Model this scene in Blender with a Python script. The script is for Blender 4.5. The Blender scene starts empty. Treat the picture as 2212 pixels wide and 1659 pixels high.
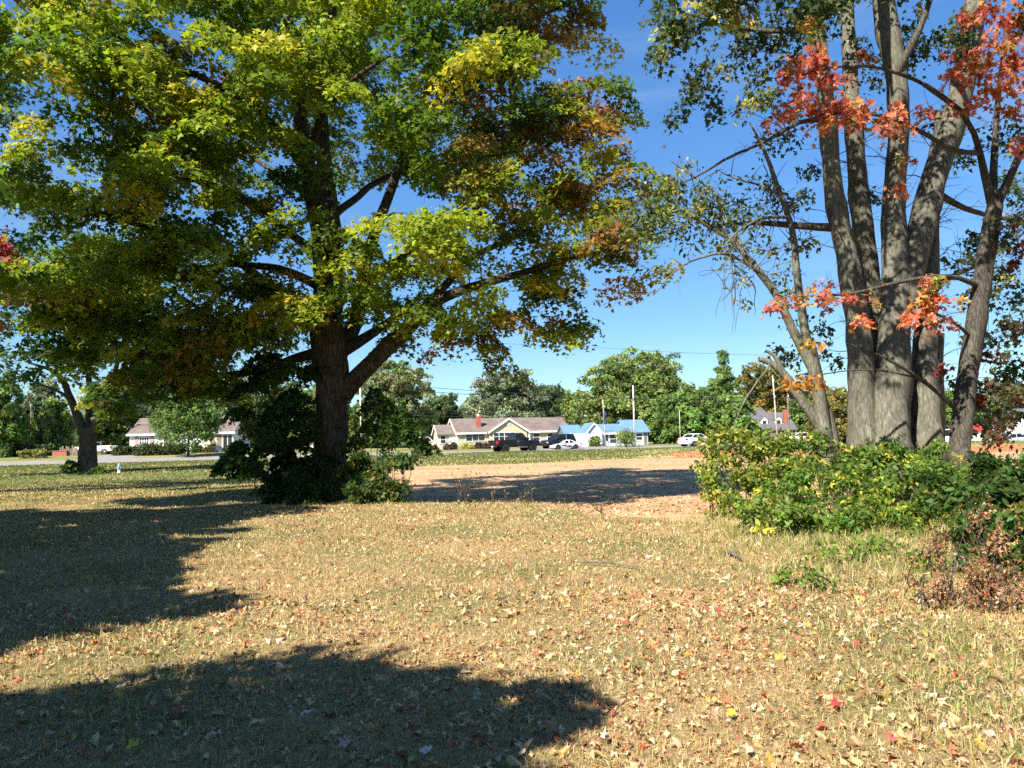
import bpy, bmesh, math, random
import numpy as np
from mathutils import Vector, Matrix
R_ = math.radians
rng = np.random.default_rng(11)
random.seed(5)
C = bpy.context.scene.collection
S = bpy.context.scene

# ---------------------------------------------------------------- camera, sky, sun, exposure
EYE, PITCH, ROLL, F, CU, CV = 1.65, 3.65, 1.4, 1660.0, 1106.0, 829.5
RM = Matrix.Rotation(R_(90 + PITCH), 3, 'X') @ Matrix.Rotation(R_(-ROLL), 3, 'Z')
cam = bpy.data.cameras.new('camera')
cam.sensor_width = 36.0
cam.lens = 36.0 * F / 2212.0
cam.clip_start, cam.clip_end = 0.05, 3000
co = bpy.data.objects.new('camera', cam)
co.matrix_world = Matrix.Translation((0, 0, EYE)) @ RM.to_4x4()
C.objects.link(co)
S.camera = co
SUN_AZ = math.atan2(-0.62, -0.785)         # direction towards the sun, x/y
SUN_EL = R_(43)
sdir = Vector((-0.62 * math.cos(SUN_EL), -0.785 * math.cos(SUN_EL), math.sin(SUN_EL))).normalized()
world = bpy.data.worlds.new('World')
S.world = world
world.use_nodes = True
wn = world.node_tree.nodes
wl = world.node_tree.links
bg = wn['Background']
sky = wn.new('ShaderNodeTexSky')
sky.sky_type = 'NISHITA'
sky.sun_disc = False
sky.sun_elevation = SUN_EL
sky.sun_rotation = math.atan2(sdir.x, sdir.y)
sky.air_density, sky.dust_density, sky.ozone_density = 1.0, 0.0, 3.2
sky.altitude = 200
hs = wn.new('ShaderNodeHueSaturation')
hs.inputs['Saturation'].default_value = 1.5
hs.inputs['Hue'].default_value = 0.508
gm = wn.new('ShaderNodeGamma')
gm.inputs['Gamma'].default_value = 0.62
wl.new(sky.outputs['Color'], gm.inputs['Color'])
wl.new(gm.outputs['Color'], hs.inputs['Color'])
tn = wn.new('ShaderNodeMix')
tn.data_type, tn.blend_type = 'RGBA', 'MULTIPLY'
tn.inputs[0].default_value = 1.0
tn.inputs[7].default_value = (0.76, 0.98, 1.14, 1)
wl.new(hs.outputs['Color'], tn.inputs[6])
# thin high wisps in the blue
tc = wn.new('ShaderNodeTexCoord')
mp = wn.new('ShaderNodeMapping')
mp.inputs['Scale'].default_value = (1.0, 1.2, 7.0)
mp.inputs['Rotation'].default_value = (0.12, 0.25, 0.4)
cn = wn.new('ShaderNodeTexNoise')
cn.inputs['Scale'].default_value, cn.inputs['Detail'].default_value, cn.inputs['Roughness'].default_value = 2.2, 7.0, 0.62
cr = wn.new('ShaderNodeMapRange')
cr.inputs['From Min'].default_value, cr.inputs['From Max'].default_value, cr.inputs['To Max'].default_value = 0.5, 0.85, 0.3
cm = wn.new('ShaderNodeMix')
cm.data_type = 'RGBA'
cm.inputs[7].default_value = (2.4, 2.8, 3.2, 1)
wl.new(tc.outputs['Generated'], mp.inputs['Vector'])
wl.new(mp.outputs['Vector'], cn.inputs['Vector'])
wl.new(cn.outputs['Fac'], cr.inputs['Value'])
wl.new(cr.outputs['Result'], cm.inputs[0])
wl.new(tn.outputs[2], cm.inputs[6])
wl.new(cm.outputs[2], bg.inputs['Color'])
bg.inputs['Strength'].default_value = 0.12
sl = bpy.data.lights.new('sun', 'SUN')
sl.energy, sl.angle, sl.color = 5.0, R_(0.53), (1.0, 0.93, 0.82)
so = bpy.data.objects.new('sun', sl)
so.rotation_euler = sdir.to_track_quat('Z', 'Y').to_euler()
so.location = (-20, -25, 40)
C.objects.link(so)
S.view_settings.view_transform = 'Standard'
S.view_settings.look = 'None'
S.view_settings.exposure = 1.3
S.view_settings.gamma = 1.0
S.cycles.max_bounces = 6
S.cycles.diffuse_bounces = 3
S.cycles.transmission_bounces = 4
S.cycles.transparent_max_bounces = 4
S.cycles.use_adaptive_sampling = True
S.cycles.adaptive_threshold = 0.02
S.cycles.use_denoising = False
S.cycles.sample_clamp_indirect = 4.0

# ---------------------------------------------------------------- pixel -> world, terrain
RMn = np.array(RM)


def ray(u, v):
    d = RMn @ np.array([(u - CU) / F, (CV - v) / F, -1.0])
    return d / d[1]


def P(u, v, Y):
    d = ray(u, v)
    return Vector((d[0] * Y, Y, EYE + d[2] * Y))


def sst(a, b, x):
    t = np.clip((x - a) / (b - a), 0, 1)
    return t * t * (3 - 2 * t)


def wob(x, y, s=1.0, k=0.0):
    return (np.sin(x * 1.3 * s + 1.7 * np.sin(y * 0.9 * s + k)) + np.sin(y * 1.7 * s + 1.3 * np.sin(x * 1.1 * s + 2 + k)) +
            0.6 * np.sin((x + y) * 3.1 * s + k) + 0.5 * np.sin((x * 0.7 - y) * 4.3 * s + 2 * k)) / 3.1


def lip(x):
    """depth at which the lawn breaks down towards the dirt lot"""
    return np.where(x < -4, 21.0, np.interp(x, [-4, -1, 2, 5, 8, 14, 30], [19.2, 18.2, 16.2, 13.8, 14.5, 16.5, 18]))


def terr(x, y):
    x = np.asarray(x, float)
    y = np.asarray(y, float)
    l = lip(x)
    w = np.where(x < -6, 22.0, 22 - 18.5 * sst(-6, -3, x))
    z = -0.38 * sst(0, 1, (y - l) / w)
    z = z + 0.55 * sst(78, 100, y) * sst(-8, -38, x)
    z = z - 1.0 * sst(26, 60, x) * sst(50, 100, y)
    z = z + 0.42 * sst(55, 58.5, y) * (1 - sst(63, 72, y)) * sst(8, 15, x + 1.5 * np.sin(y * .7)) * (1 - sst(40, 60, x))
    z = z + 0.035 * wob(x, y, 0.35) * sst(2, 12, y) * (1 - sst(50, 75, y))
    z = z + 0.018 * wob(x, y, 1.9, 1.1) * (1 - sst(18, 40, y))
    return z


def gp(u, v, far=400.0):
    d = ray(u, v)
    lo = 1.0
    y = lo
    while y < far:
        if EYE + d[2] * y < float(terr(d[0] * y, y)):
            break
        y *= 1.01
    a, b = y / 1.01, y
    for _ in range(30):
        m = (a + b) / 2
        if EYE + d[2] * m < float(terr(d[0] * m, m)):
            b = m
        else:
            a = m
    return Vector((d[0] * b, b, float(terr(d[0] * b, b))))


def onground(x, y, dz=0.0):
    return Vector((x, y, float(terr(x, y)) + dz))


# ---------------------------------------------------------------- materials
def mat(name, build):
    m = bpy.data.materials.new(name)
    m.use_nodes = True
    nt = m.node_tree
    b = nt.nodes['Principled BSDF']
    build(nt, b)
    return m


def N(nt, t, **kw):
    n = nt.nodes.new(t)
    for k, v in kw.items():
        if k in n.inputs:
            n.inputs[k].default_value = v
        else:
            setattr(n, k, v)
    return n


def ramp(nt, fac, stops):
    r = nt.nodes.new('ShaderNodeValToRGB')
    e = r.color_ramp.elements
    while len(e) > 1:
        e.remove(e[-1])
    e[0].position, e[0].color = stops[0][0], (*stops[0][1], 1)
    for p, c in stops[1:]:
        x = e.new(p)
        x.color = (*c, 1)
    nt.links.new(fac, r.inputs[0])
    return r


def coords(nt, scale=(1, 1, 1)):
    tc = nt.nodes.new('ShaderNodeTexCoord')
    mp = nt.nodes.new('ShaderNodeMapping')
    mp.inputs['Scale'].default_value = scale
    nt.links.new(tc.outputs['Object'], mp.inputs['Vector'])
    return mp.outputs['Vector']


def plain(name, col, rough=0.7, var=0.15, scale=3.0, metal=0.0, bump=0.0, coat=0.0, spec=0.4):
    def f(nt, b):
        n = N(nt, 'ShaderNodeTexNoise', Scale=scale, Detail=5.0)
        nt.links.new(coords(nt), n.inputs['Vector'])
        lo = tuple(max(0, c * (1 - var)) for c in col)
        hi = tuple(min(1, c * (1 + var)) for c in col)
        r = ramp(nt, n.outputs['Fac'], [(0.3, lo), (0.7, hi)])
        nt.links.new(r.outputs[0], b.inputs['Base Color'])
        b.inputs['Roughness'].default_value = rough
        b.inputs['Metallic'].default_value = metal
        b.inputs['Specular IOR Level'].default_value = spec
        b.inputs['Coat Weight'].default_value = coat
        b.inputs['Coat Roughness'].default_value = 0.08
        if bump:
            bp = N(nt, 'ShaderNodeBump', Strength=bump, Distance=0.02)
            nt.links.new(n.outputs['Fac'], bp.inputs['Height'])
            nt.links.new(bp.outputs[0], b.inputs['Normal'])
    return mat(name, f)


def siding(name, col, pitch=0.15, axis='z', var=0.06):
    def f(nt, b):
        v = coords(nt)
        w = N(nt, 'ShaderNodeTexWave', Scale=1.0 / pitch * 0.5 / math.pi * math.pi, Distortion=0.0)
        w.bands_direction = 'Z' if axis == 'z' else 'X'
        w.wave_profile = 'SAW'
        nt.links.new(v, w.inputs['Vector'])
        n = N(nt, 'ShaderNodeTexNoise', Scale=1.5, Detail=6.0)
        nt.links.new(v, n.inputs['Vector'])
        r = ramp(nt, n.outputs['Fac'], [(0.3, tuple(c * (1 - var) for c in col)), (0.7, tuple(min(1, c * (1 + var)) for c in col))])
        nt.links.new(r.outputs[0], b.inputs['Base Color'])
        bp = N(nt, 'ShaderNodeBump', Strength=0.5, Distance=0.02)
        nt.links.new(w.outputs['Fac'], bp.inputs['Height'])
        nt.links.new(bp.outputs[0], b.inputs['Normal'])
        b.inputs['Roughness'].default_value = 0.6
    return mat(name, f)


def shingle(name, col):
    def f(nt, b):
        v = coords(nt)
        br = N(nt, 'ShaderNodeTexBrick', Scale=1.0)
        br.inputs['Color1'].default_value = (*[c * 0.8 for c in col], 1)
        br.inputs['Color2'].default_value = (*[min(1, c * 1.2) for c in col], 1)
        br.inputs['Mortar'].default_value = (*[c * 0.55 for c in col], 1)
        br.inputs['Brick Width'].default_value = 0.4
        br.inputs['Row Height'].default_value = 0.14
        br.inputs['Mortar Size'].default_value = 0.012
        nt.links.new(v, br.inputs['Vector'])
        n = N(nt, 'ShaderNodeTexNoise', Scale=0.8, Detail=5.0)
        nt.links.new(v, n.inputs['Vector'])
        r = ramp(nt, n.outputs['Fac'], [(0.3, (0.8, 0.8, 0.8)), (0.7, (1.1, 1.1, 1.1))])
        mx = N(nt, 'ShaderNodeMix', data_type='RGBA', blend_type='MULTIPLY')
        mx.inputs[0].default_value = 1.0
        nt.links.new(br.outputs['Color'], mx.inputs[6])
        nt.links.new(r.outputs[0], mx.inputs[7])
        nt.links.new(mx.outputs[2], b.inputs['Base Color'])
        b.inputs['Roughness'].default_value = 0.9
    return mat(name, f)


def glass(name, col=(0.02, 0.025, 0.03)):
    def f(nt, b):
        n = N(nt, 'ShaderNodeTexNoise', Scale=1.3, Detail=2.0)
        nt.links.new(coords(nt), n.inputs['Vector'])
        r = ramp(nt, n.outputs['Fac'], [(0.35, col), (0.7, tuple(c * 2.5 for c in col))])
        nt.links.new(r.outputs[0], b.inputs['Base Color'])
        b.inputs['Roughness'].default_value = 0.1
        b.inputs['Specular IOR Level'].default_value = 0.45
    return mat(name, f)


def bark(name, c0, c1, scale=1.0, bump=0.9, plate=0.5):
    def f(nt, b):
        v = coords(nt, (20 * scale, 20 * scale, 4.2 * scale))
        n = N(nt, 'ShaderNodeTexNoise', Scale=1.0, Detail=8.0, Roughness=0.7, Distortion=1.2)
        nt.links.new(v, n.inputs['Vector'])
        vo = N(nt, 'ShaderNodeTexVoronoi', Scale=1.0, feature='DISTANCE_TO_EDGE')
        mxv = N(nt, 'ShaderNodeMix', data_type='VECTOR')
        mxv.inputs[0].default_value = 0.35
        nt.links.new(coords(nt, (15 * scale, 15 * scale, 3.2 * scale)), mxv.inputs[4])
        nt.links.new(n.outputs['Color'], mxv.inputs[5])
        nt.links.new(mxv.outputs[1], vo.inputs['Vector'])
        crack = ramp(nt, vo.outputs['Distance'], [(0.0, (1 - plate,) * 3), (0.16, (1, 1, 1))])
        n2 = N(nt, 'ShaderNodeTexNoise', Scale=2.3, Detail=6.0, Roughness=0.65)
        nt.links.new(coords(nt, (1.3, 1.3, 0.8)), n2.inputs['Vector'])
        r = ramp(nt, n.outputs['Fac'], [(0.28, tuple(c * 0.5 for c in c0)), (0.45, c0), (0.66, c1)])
        r2 = ramp(nt, n2.outputs['Fac'], [(0.32, (0.6, 0.62, 0.56)), (0.48, (1, 1, 1)), (0.58, (1.02, 1.05, 0.98)), (0.68, (1.35, 1.4, 1.3))])  # pale lichen patches; lit and dark contrast of the bark painted in too
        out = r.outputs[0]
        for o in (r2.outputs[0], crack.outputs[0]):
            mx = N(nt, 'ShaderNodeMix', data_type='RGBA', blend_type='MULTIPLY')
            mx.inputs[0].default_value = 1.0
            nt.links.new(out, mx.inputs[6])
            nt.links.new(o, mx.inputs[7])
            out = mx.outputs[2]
        nt.links.new(out, b.inputs['Base Color'])
        ad = N(nt, 'ShaderNodeMath', operation='ADD')
        nt.links.new(n.outputs['Fac'], ad.inputs[0])
        nt.links.new(crack.outputs[0], ad.inputs[1])
        bp = N(nt, 'ShaderNodeBump', Strength=bump, Distance=0.025)
        nt.links.new(ad.outputs[0], bp.inputs['Height'])
        nt.links.new(bp.outputs[0], b.inputs['Normal'])
        b.inputs['Roughness'].default_value = 0.95
        b.inputs['Specular IOR Level'].default_value = 0.12
    return mat(name, f)


def leafmat(name, trans=0.4, rough=0.5, spec=0.25, boost=(1.25, 1.3, 0.7)):
    """per-leaf colour comes from the leaf's own 'tint' attribute"""
    m = bpy.data.materials.new(name)
    m.use_nodes = True
    nt = m.node_tree
    b = nt.nodes['Principled BSDF']
    a = N(nt, 'ShaderNodeAttribute', attribute_name='tint')
    nt.links.new(a.outputs['Color'], b.inputs['Base Color'])
    b.inputs['Roughness'].default_value = rough
    b.inputs['Specular IOR Level'].default_value = spec
    if trans > 0:
        t = N(nt, 'ShaderNodeBsdfTranslucent')
        mx = N(nt, 'ShaderNodeMix', data_type='RGBA', blend_type='MULTIPLY')
        mx.inputs[0].default_value = 1.0
        mx.inputs[7].default_value = (*boost, 1)
        nt.links.new(a.outputs['Color'], mx.inputs[6])
        nt.links.new(mx.outputs[2], t.inputs['Color'])
        ms = N(nt, 'ShaderNodeMixShader')
        ms.inputs[0].default_value = trans
        nt.links.new(b.outputs[0], ms.inputs[1])
        nt.links.new(t.outputs[0], ms.inputs[2])
        nt.links.new(ms.outputs[0], nt.nodes['Material Output'].inputs['Surface'])
    return m


def groundmat(name, stops, scale=14.0, big=None, bump=0.6, bscale=60.0, aniso=(1, 1, 1)):
    def f(nt, b):
        v = coords(nt)
        n = N(nt, 'ShaderNodeTexNoise', Scale=scale, Detail=9.0, Roughness=0.7)
        nt.links.new(v, n.inputs['Vector'])
        r = ramp(nt, n.outputs['Fac'], stops)
        out = r.outputs[0]
        if big:
            n2 = N(nt, 'ShaderNodeTexNoise', Scale=big[0], Detail=5.0)
            nt.links.new(coords(nt, aniso), n2.inputs['Vector'])
            r2 = ramp(nt, n2.outputs['Fac'], [(0.42, (0, 0, 0)), (0.62, (1, 1, 1))])
            r3 = ramp(nt, n.outputs['Fac'], big[1])
            mx = N(nt, 'ShaderNodeMix', data_type='RGBA')
            nt.links.new(r2.outputs[0], mx.inputs[0])
            nt.links.new(out, mx.inputs[6])
            nt.links.new(r3.outputs[0], mx.inputs[7])
            out = mx.outputs[2]
        nt.links.new(out, b.inputs['Base Color'])
        n4 = N(nt, 'ShaderNodeTexNoise', Scale=bscale, Detail=4.0)
        nt.links.new(v, n4.inputs['Vector'])
        bp = N(nt, 'ShaderNodeBump', Strength=bump, Distance=0.03)
        nt.links.new(n4.outputs['Fac'], bp.inputs['Height'])
        nt.links.new(bp.outputs[0], b.inputs['Normal'])
        b.inputs['Roughness'].default_value = 0.95
        b.inputs['Specular IOR Level'].default_value = 0.1
    return mat(name, f)


M = {}
M['leaf'] = leafmat('tree_leaf', 0.48, 0.5, 0.22)
M['far_leaf'] = leafmat('far_tree_leaf', 0.3, 0.6, 0.2, (1.1, 1.2, 0.7))
M['red_leaf'] = leafmat('red_leaf', 0.45, 0.5, 0.25, (1.3, 1.0, 0.7))
M['dry_leaf'] = leafmat('fallen_leaf', 0.12, 0.7, 0.15, (1.1, 0.95, 0.7))
M['blade'] = leafmat('grass_blade', 0.25, 0.6, 0.2, (1.1, 1.1, 0.7))
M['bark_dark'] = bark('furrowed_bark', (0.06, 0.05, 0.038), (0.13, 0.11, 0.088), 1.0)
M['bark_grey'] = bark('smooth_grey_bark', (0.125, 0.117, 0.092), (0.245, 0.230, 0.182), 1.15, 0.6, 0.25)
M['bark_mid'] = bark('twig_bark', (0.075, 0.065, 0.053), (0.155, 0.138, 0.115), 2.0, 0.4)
M['lawn'] = groundmat('dry_lawn', [(0.25, (0.09, 0.06, 0.03)), (0.45, (0.25, 0.17, 0.08)), (0.6, (0.40, 0.28, 0.14)), (0.8, (0.5, 0.36, 0.2))], 22.0,
                      (0.5, [(0.25, (0.05, 0.055, 0.02)), (0.5, (0.15, 0.15, 0.06)), (0.75, (0.3, 0.26, 0.12))]))
M['verge'] = groundmat('green_verge', [(0.3, (0.07, 0.09, 0.03)), (0.5, (0.15, 0.175, 0.055)), (0.75, (0.29, 0.28, 0.10))], 3.0,
                       (0.18, [(0.3, (0.14, 0.14, 0.05)), (0.5, (0.27, 0.24, 0.1)), (0.75, (0.4, 0.34, 0.17))]), 0.8, 7.0)
M['straw'] = groundmat('straw_grass', [(0.3, (0.28, 0.21, 0.10)), (0.5, (0.42, 0.32, 0.16)), (0.75, (0.52, 0.42, 0.24))], 3.0,
                       (0.3, [(0.3, (0.17, 0.17, 0.06)), (0.5, (0.36, 0.29, 0.13)), (0.75, (0.5, 0.4, 0.2))]), 0.7, 8.0)
M['lot'] = groundmat('bare_dirt', [(0.3, (0.35, 0.205, 0.105)), (0.5, (0.48, 0.30, 0.16)), (0.75, (0.60, 0.42, 0.25))], 2.6,
                     (1.0, [(0.3, (0.28, 0.15, 0.07)), (0.5, (0.42, 0.24, 0.12)), (0.75, (0.54, 0.35, 0.19))]), 0.7, 9.0, (0.16, 0.75, 1))
M['redsoil'] = groundmat('red_soil', [(0.3, (0.20, 0.075, 0.03)), (0.5, (0.38, 0.155, 0.062)), (0.75, (0.50, 0.25, 0.11))], 2.2, None, 0.9, 5.0)
M['road'] = groundmat('worn_asphalt', [(0.3, (0.20, 0.185, 0.17)), (0.7, (0.31, 0.29, 0.265))], 2.0, None, 0.3, 40.0)
M['drive'] = groundmat('grey_gravel', [(0.3, (0.13, 0.125, 0.12)), (0.7, (0.24, 0.23, 0.22))], 3.0, None, 0.4, 30.0)
M['white'] = plain('white_paint', (0.78, 0.77, 0.74), 0.5, 0.05)
M['trim'] = plain('white_trim', (0.80, 0.79, 0.76), 0.5, 0.04)
M['glass'] = glass('window_glass')
M['carglass'] = glass('car_glass', (0.008, 0.009, 0.010))
M['tyre'] = plain('tyre_rubber', (0.02, 0.02, 0.02), 0.85, 0.2)
M['rim'] = plain('alloy_rim', (0.45, 0.45, 0.46), 0.35, 0.1, 6, 0.8)
M['black_rim'] = plain('black_rim', (0.025, 0.025, 0.027), 0.4, 0.1, 6, 0.3)
M['chrome'] = plain('chrome', (0.6, 0.6, 0.6), 0.2, 0.05, 4, 0.9)
M['black_paint'] = plain('black_car_paint', (0.008, 0.008, 0.009), 0.38, 0.1, 2, 0.0, 0, 0.25, 0.3)
M['navy_paint'] = plain('dark_blue_car_paint', (0.010, 0.012, 0.02), 0.38, 0.1, 2, 0.0, 0, 0.3, 0.3)
M['white_paint'] = plain('white_car_paint', (0.80, 0.80, 0.80), 0.3, 0.03, 2, 0, 0, 0.6)
M['silver_paint'] = plain('silver_car_paint', (0.50, 0.51, 0.52), 0.35, 0.05, 2, 0.3, 0, 0.5)
M['red_lamp'] = plain('red_lamp', (0.45, 0.015, 0.012), 0.25, 0.1, 5)
M['red_paint'] = plain('red_paint', (0.45, 0.04, 0.03), 0.35, 0.1)
M['lamp'] = plain('clear_lamp', (0.7, 0.72, 0.72), 0.15, 0.05)
M['dark'] = plain('dark_underside', (0.012, 0.012, 0.012), 0.9, 0.2)
M['pole'] = plain('weathered_pole', (0.42, 0.385, 0.34), 0.9, 0.25, 8)
M['pole_pale'] = plain('pale_pole', (0.52, 0.49, 0.44), 0.8, 0.2, 8)
M['pole_brown'] = plain('brown_pole', (0.22, 0.14, 0.095), 0.9, 0.25, 8)
M['wire'] = plain('wire', (0.02, 0.02, 0.02), 0.6, 0.1)
M['beige'] = siding('beige_siding', (0.50, 0.455, 0.31), 0.18)
M['white_siding'] = siding('white_siding', (0.76, 0.75, 0.73), 0.2)
M['blue_siding'] = siding('pale_blue_siding', (0.50, 0.63, 0.69), 0.2)
M['grey_siding'] = siding('grey_siding', (0.16, 0.15, 0.15), 0.2)
M['brown_roof'] = shingle('brown_shingles', (0.185, 0.145, 0.122))
M['grey_roof'] = shingle('grey_shingles', (0.13, 0.12, 0.125))
M['blue_roof'] = siding('blue_metal_roof', (0.12, 0.225, 0.46), 0.4, 'x')
M['brick'] = plain('red_brick', (0.33, 0.10, 0.07), 0.9, 0.3, 9, 0, 0.5)
M['shutter'] = plain('pink_shutter', (0.45, 0.27, 0.24), 0.7, 0.1)
M['flag'] = plain('flag_cloth', (0.03, 0.04, 0.12), 0.8, 0.4, 2.0)
M['wood'] = plain('grey_wood', (0.20, 0.15, 0.12), 0.9, 0.3, 6)
M['hydrant_white'] = plain('hydrant_white', (0.72, 0.70, 0.66), 0.5, 0.1)
M['hydrant_blue'] = plain('hydrant_blue', (0.17, 0.30, 0.42), 0.5, 0.15)


# ---------------------------------------------------------------- object helpers
def tag(o, label=None, cat=None, group=None, kind=None):
    if label: o['label'] = label
    if cat: o['category'] = cat
    if group: o['group'] = group
    if kind: o['kind'] = kind
    return o


def thing(name, label, cat, loc=(0, 0, 0), rz=0.0, group=None):
    o = bpy.data.objects.new(name, None)
    o.empty_display_size = 0.3
    C.objects.link(o)
    o.location = loc
    o.rotation_euler = (0, 0, rz)
    return tag(o, label, cat, group)


def np_mesh(name, V, L, st, tot, tint=None, smooth=False):
    me = bpy.data.meshes.new(name)
    me.vertices.add(len(V))
    me.vertices.foreach_set('co', np.ascontiguousarray(V, dtype=np.float32).ravel())
    me.loops.add(len(L))
    me.loops.foreach_set('vertex_index', np.ascontiguousarray(L, dtype=np.int32))
    me.polygons.add(len(st))
    me.polygons.foreach_set('loop_start', np.ascontiguousarray(st, dtype=np.int32))
    try:
        me.polygons.foreach_set('loop_total', np.ascontiguousarray(tot, dtype=np.int32))
    except Exception:
        pass
    if smooth:
        me.polygons.foreach_set('use_smooth', np.ones(len(st), dtype=bool))
    if tint is not None:
        a = me.attributes.new('tint', 'FLOAT_COLOR', 'FACE')
        a.data.foreach_set('color', np.ascontiguousarray(np.c_[np.clip(tint, 0, 1), np.ones(len(tint))], dtype=np.float32).ravel())
    me.update(calc_edges=True)
    me.validate()
    return me


def link(name, me, m, parent=None):
    o = bpy.data.objects.new(name, me)
    if m is not None and not me.materials:
        me.materials.append(m)
    C.objects.link(o)
    if parent is not None:
        o.parent = parent
    return o


class MB:
    """collects polygons into one mesh"""

    def __init__(s):
        s.v, s.f = [], []

    def poly(s, pts):
        k = len(s.v)
        s.v += [tuple(p) for p in pts]
        s.f.append(list(range(k, k + len(pts))))

    def box(s, x0, x1, y0, y1, z0, z1):
        k = len(s.v)
        s.v += [(x, y, z) for z in (z0, z1) for y in (y0, y1) for x in (x0, x1)]
        for q in ((0, 2, 3, 1), (4, 5, 7, 6), (0, 1, 5, 4), (2, 6, 7, 3), (0, 4, 6, 2), (1, 3, 7, 5)):
            s.f.append([k + i for i in q])
        return s

    def loft(s, rings, cap=True):
        k = len(s.v)
        n = len(rings[0])
        for r in rings:
            s.v += [tuple(p) for p in r]
        for i in range(len(rings) - 1):
            for j in range(n):
                s.f.append([k + i * n + j, k + i * n + (j + 1) % n, k + (i + 1) * n + (j + 1) % n, k + (i + 1) * n + j])
        if cap:
            s.f.append([k + j for j in range(n)][::-1])
            s.f.append([k + (len(rings) - 1) * n + j for j in range(n)])
        return s

    def tube(s, pts, rad, k=8):
        pts = [Vector(p) for p in pts]
        if not hasattr(rad, '__len__'):
            rad = [rad] * len(pts)
        rings = []
        for i, p in enumerate(pts):
            t = (pts[min(i + 1, len(pts) - 1)] - pts[max(i - 1, 0)]).normalized()
            a = t.cross(Vector((0.31, 0.95, 0.05)) if abs(t.y) < 0.9 else Vector((1, 0, 0))).normalized()
            b = t.cross(a)
            rings.append([p + (a * math.cos(2 * math.pi * j / k) + b * math.sin(2 * math.pi * j / k)) * rad[i] for j in range(k)])
        return s.loft(rings)

    def build(s, name, m, parent=None, bevel=0.0, smooth=False):
        me = bpy.data.meshes.new(name)
        me.from_pydata(s.v, [], s.f)
        bm = bmesh.new()
        bm.from_mesh(me)
        bmesh.ops.remove_doubles(bm, verts=bm.verts, dist=1e-5)
        bmesh.ops.recalc_face_normals(bm, faces=bm.faces)
        if bevel:
            bmesh.ops.bevel(bm, geom=[e for e in bm.edges if len(e.link_faces) == 2 and e.calc_face_angle(0) > 0.5], offset=bevel, segments=2, affect='EDGES', clamp_overlap=True)
        if smooth:
            for f in bm.faces:
                f.smooth = True
        bm.to_mesh(me)
        bm.free()
        return link(name, me, m, parent)


def unit(a):
    return a / np.maximum(np.linalg.norm(a, axis=-1, keepdims=True), 1e-9)


# leaf outlines: x across, y along
T_MAPLE = np.array([(0, 0), (-.34, .08), (-.22, .26), (-.56, .52), (-.2, .56), (0, 1.0), (.2, .56), (.56, .52), (.22, .26), (.34, .08)])
T_STAR = np.array([(0, 0), (-.5, .38), (-.17, .5), (0, 1.0), (.17, .5), (.5, .38)])
T_OVAL = np.array([(0, 0), (-.24, .3), (-.2, .65), (0, 1.0), (.2, .65), (.24, .3)])
T_KITE = np.array([(0, 0), (-.42, .5), (0, 1.0), (.42, .5)])


def leaves(pos, nrm, size, tint, tmpl=T_STAR, curl=0.25, along=None, crumple=0.0):
    """one polygon per leaf; returns a mesh"""
    n = len(pos)
    k = len(tmpl)
    nrm = unit(nrm)
    if along is None:
        along = rng.normal(size=(n, 3))
    t = unit(along - nrm * np.sum(along * nrm, axis=1, keepdims=True))
    s = np.cross(nrm, t)
    size = np.broadcast_to(np.asarray(size, float), (n,))[:, None, None]
    x = tmpl[None, :, 0, None]
    y = tmpl[None, :, 1, None]
    cu = (curl * rng.uniform(-0.3, 1.0, n))[:, None, None]
    h = -cu * (np.abs(x) * 1.0 + (y - 0.4) ** 2 * 0.8)
    V = pos[:, None, :] + size * (x * s[:, None, :] + (y - 0.35) * t[:, None, :] + h * nrm[:, None, :])
    if crumple:
        # dried leaf: a fan of small facets, rim bent up and down, lobes drawn in unevenly
        hz = -0.5 * cu * (np.abs(x) + y * y) + crumple * rng.normal(0, 1, (n, k))[:, :, None] + (crumple * rng.normal(0.5, 1.2, n))[:, None, None] * np.abs(x)
        sx = rng.uniform(.45, 1.1, n)[:, None, None]
        rad = rng.uniform(.7, 1.15, (n, k))[:, :, None]
        V = pos[:, None, :] + size * (x * rad * sx * s[:, None, :] + (y * rad - 0.35) * t[:, None, :] + hz * nrm[:, None, :])
        V = np.concatenate([V, (pos + 0.1 * size[:, 0] * t)[:, None, :]], 1)
        b = np.arange(n)[:, None] * (k + 1)
        i = np.arange(k)[None]
        T = np.stack([b + i, b + (i + 1) % k, np.broadcast_to(b + k, (n, k))], -1).reshape(-1, 3)
        return np_mesh('leaves', V.reshape(-1, 3), T.ravel(), np.arange(n * k) * 3, np.full(n * k, 3), np.repeat(tint, k, axis=0))
    L = np.arange(n * k)
    return np_mesh('leaves', V.reshape(-1, 3), L, np.arange(n) * k, np.full(n, k), tint)


def pick(pal, n, jit=0.18):
    w = np.array([p[0] for p in pal], float)
    c = np.array([p[1] for p in pal], float)
    i = rng.choice(len(pal), n, p=w / w.sum())
    return jitter(c[i], jit)


def jitter(c, jit=0.18):
    n = len(c)
    return np.clip(c * (1 + rng.normal(0, jit, (n, 1))) * (1 + rng.normal(0, jit * 0.35, (n, 3))), 0.002, 0.95)


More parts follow.
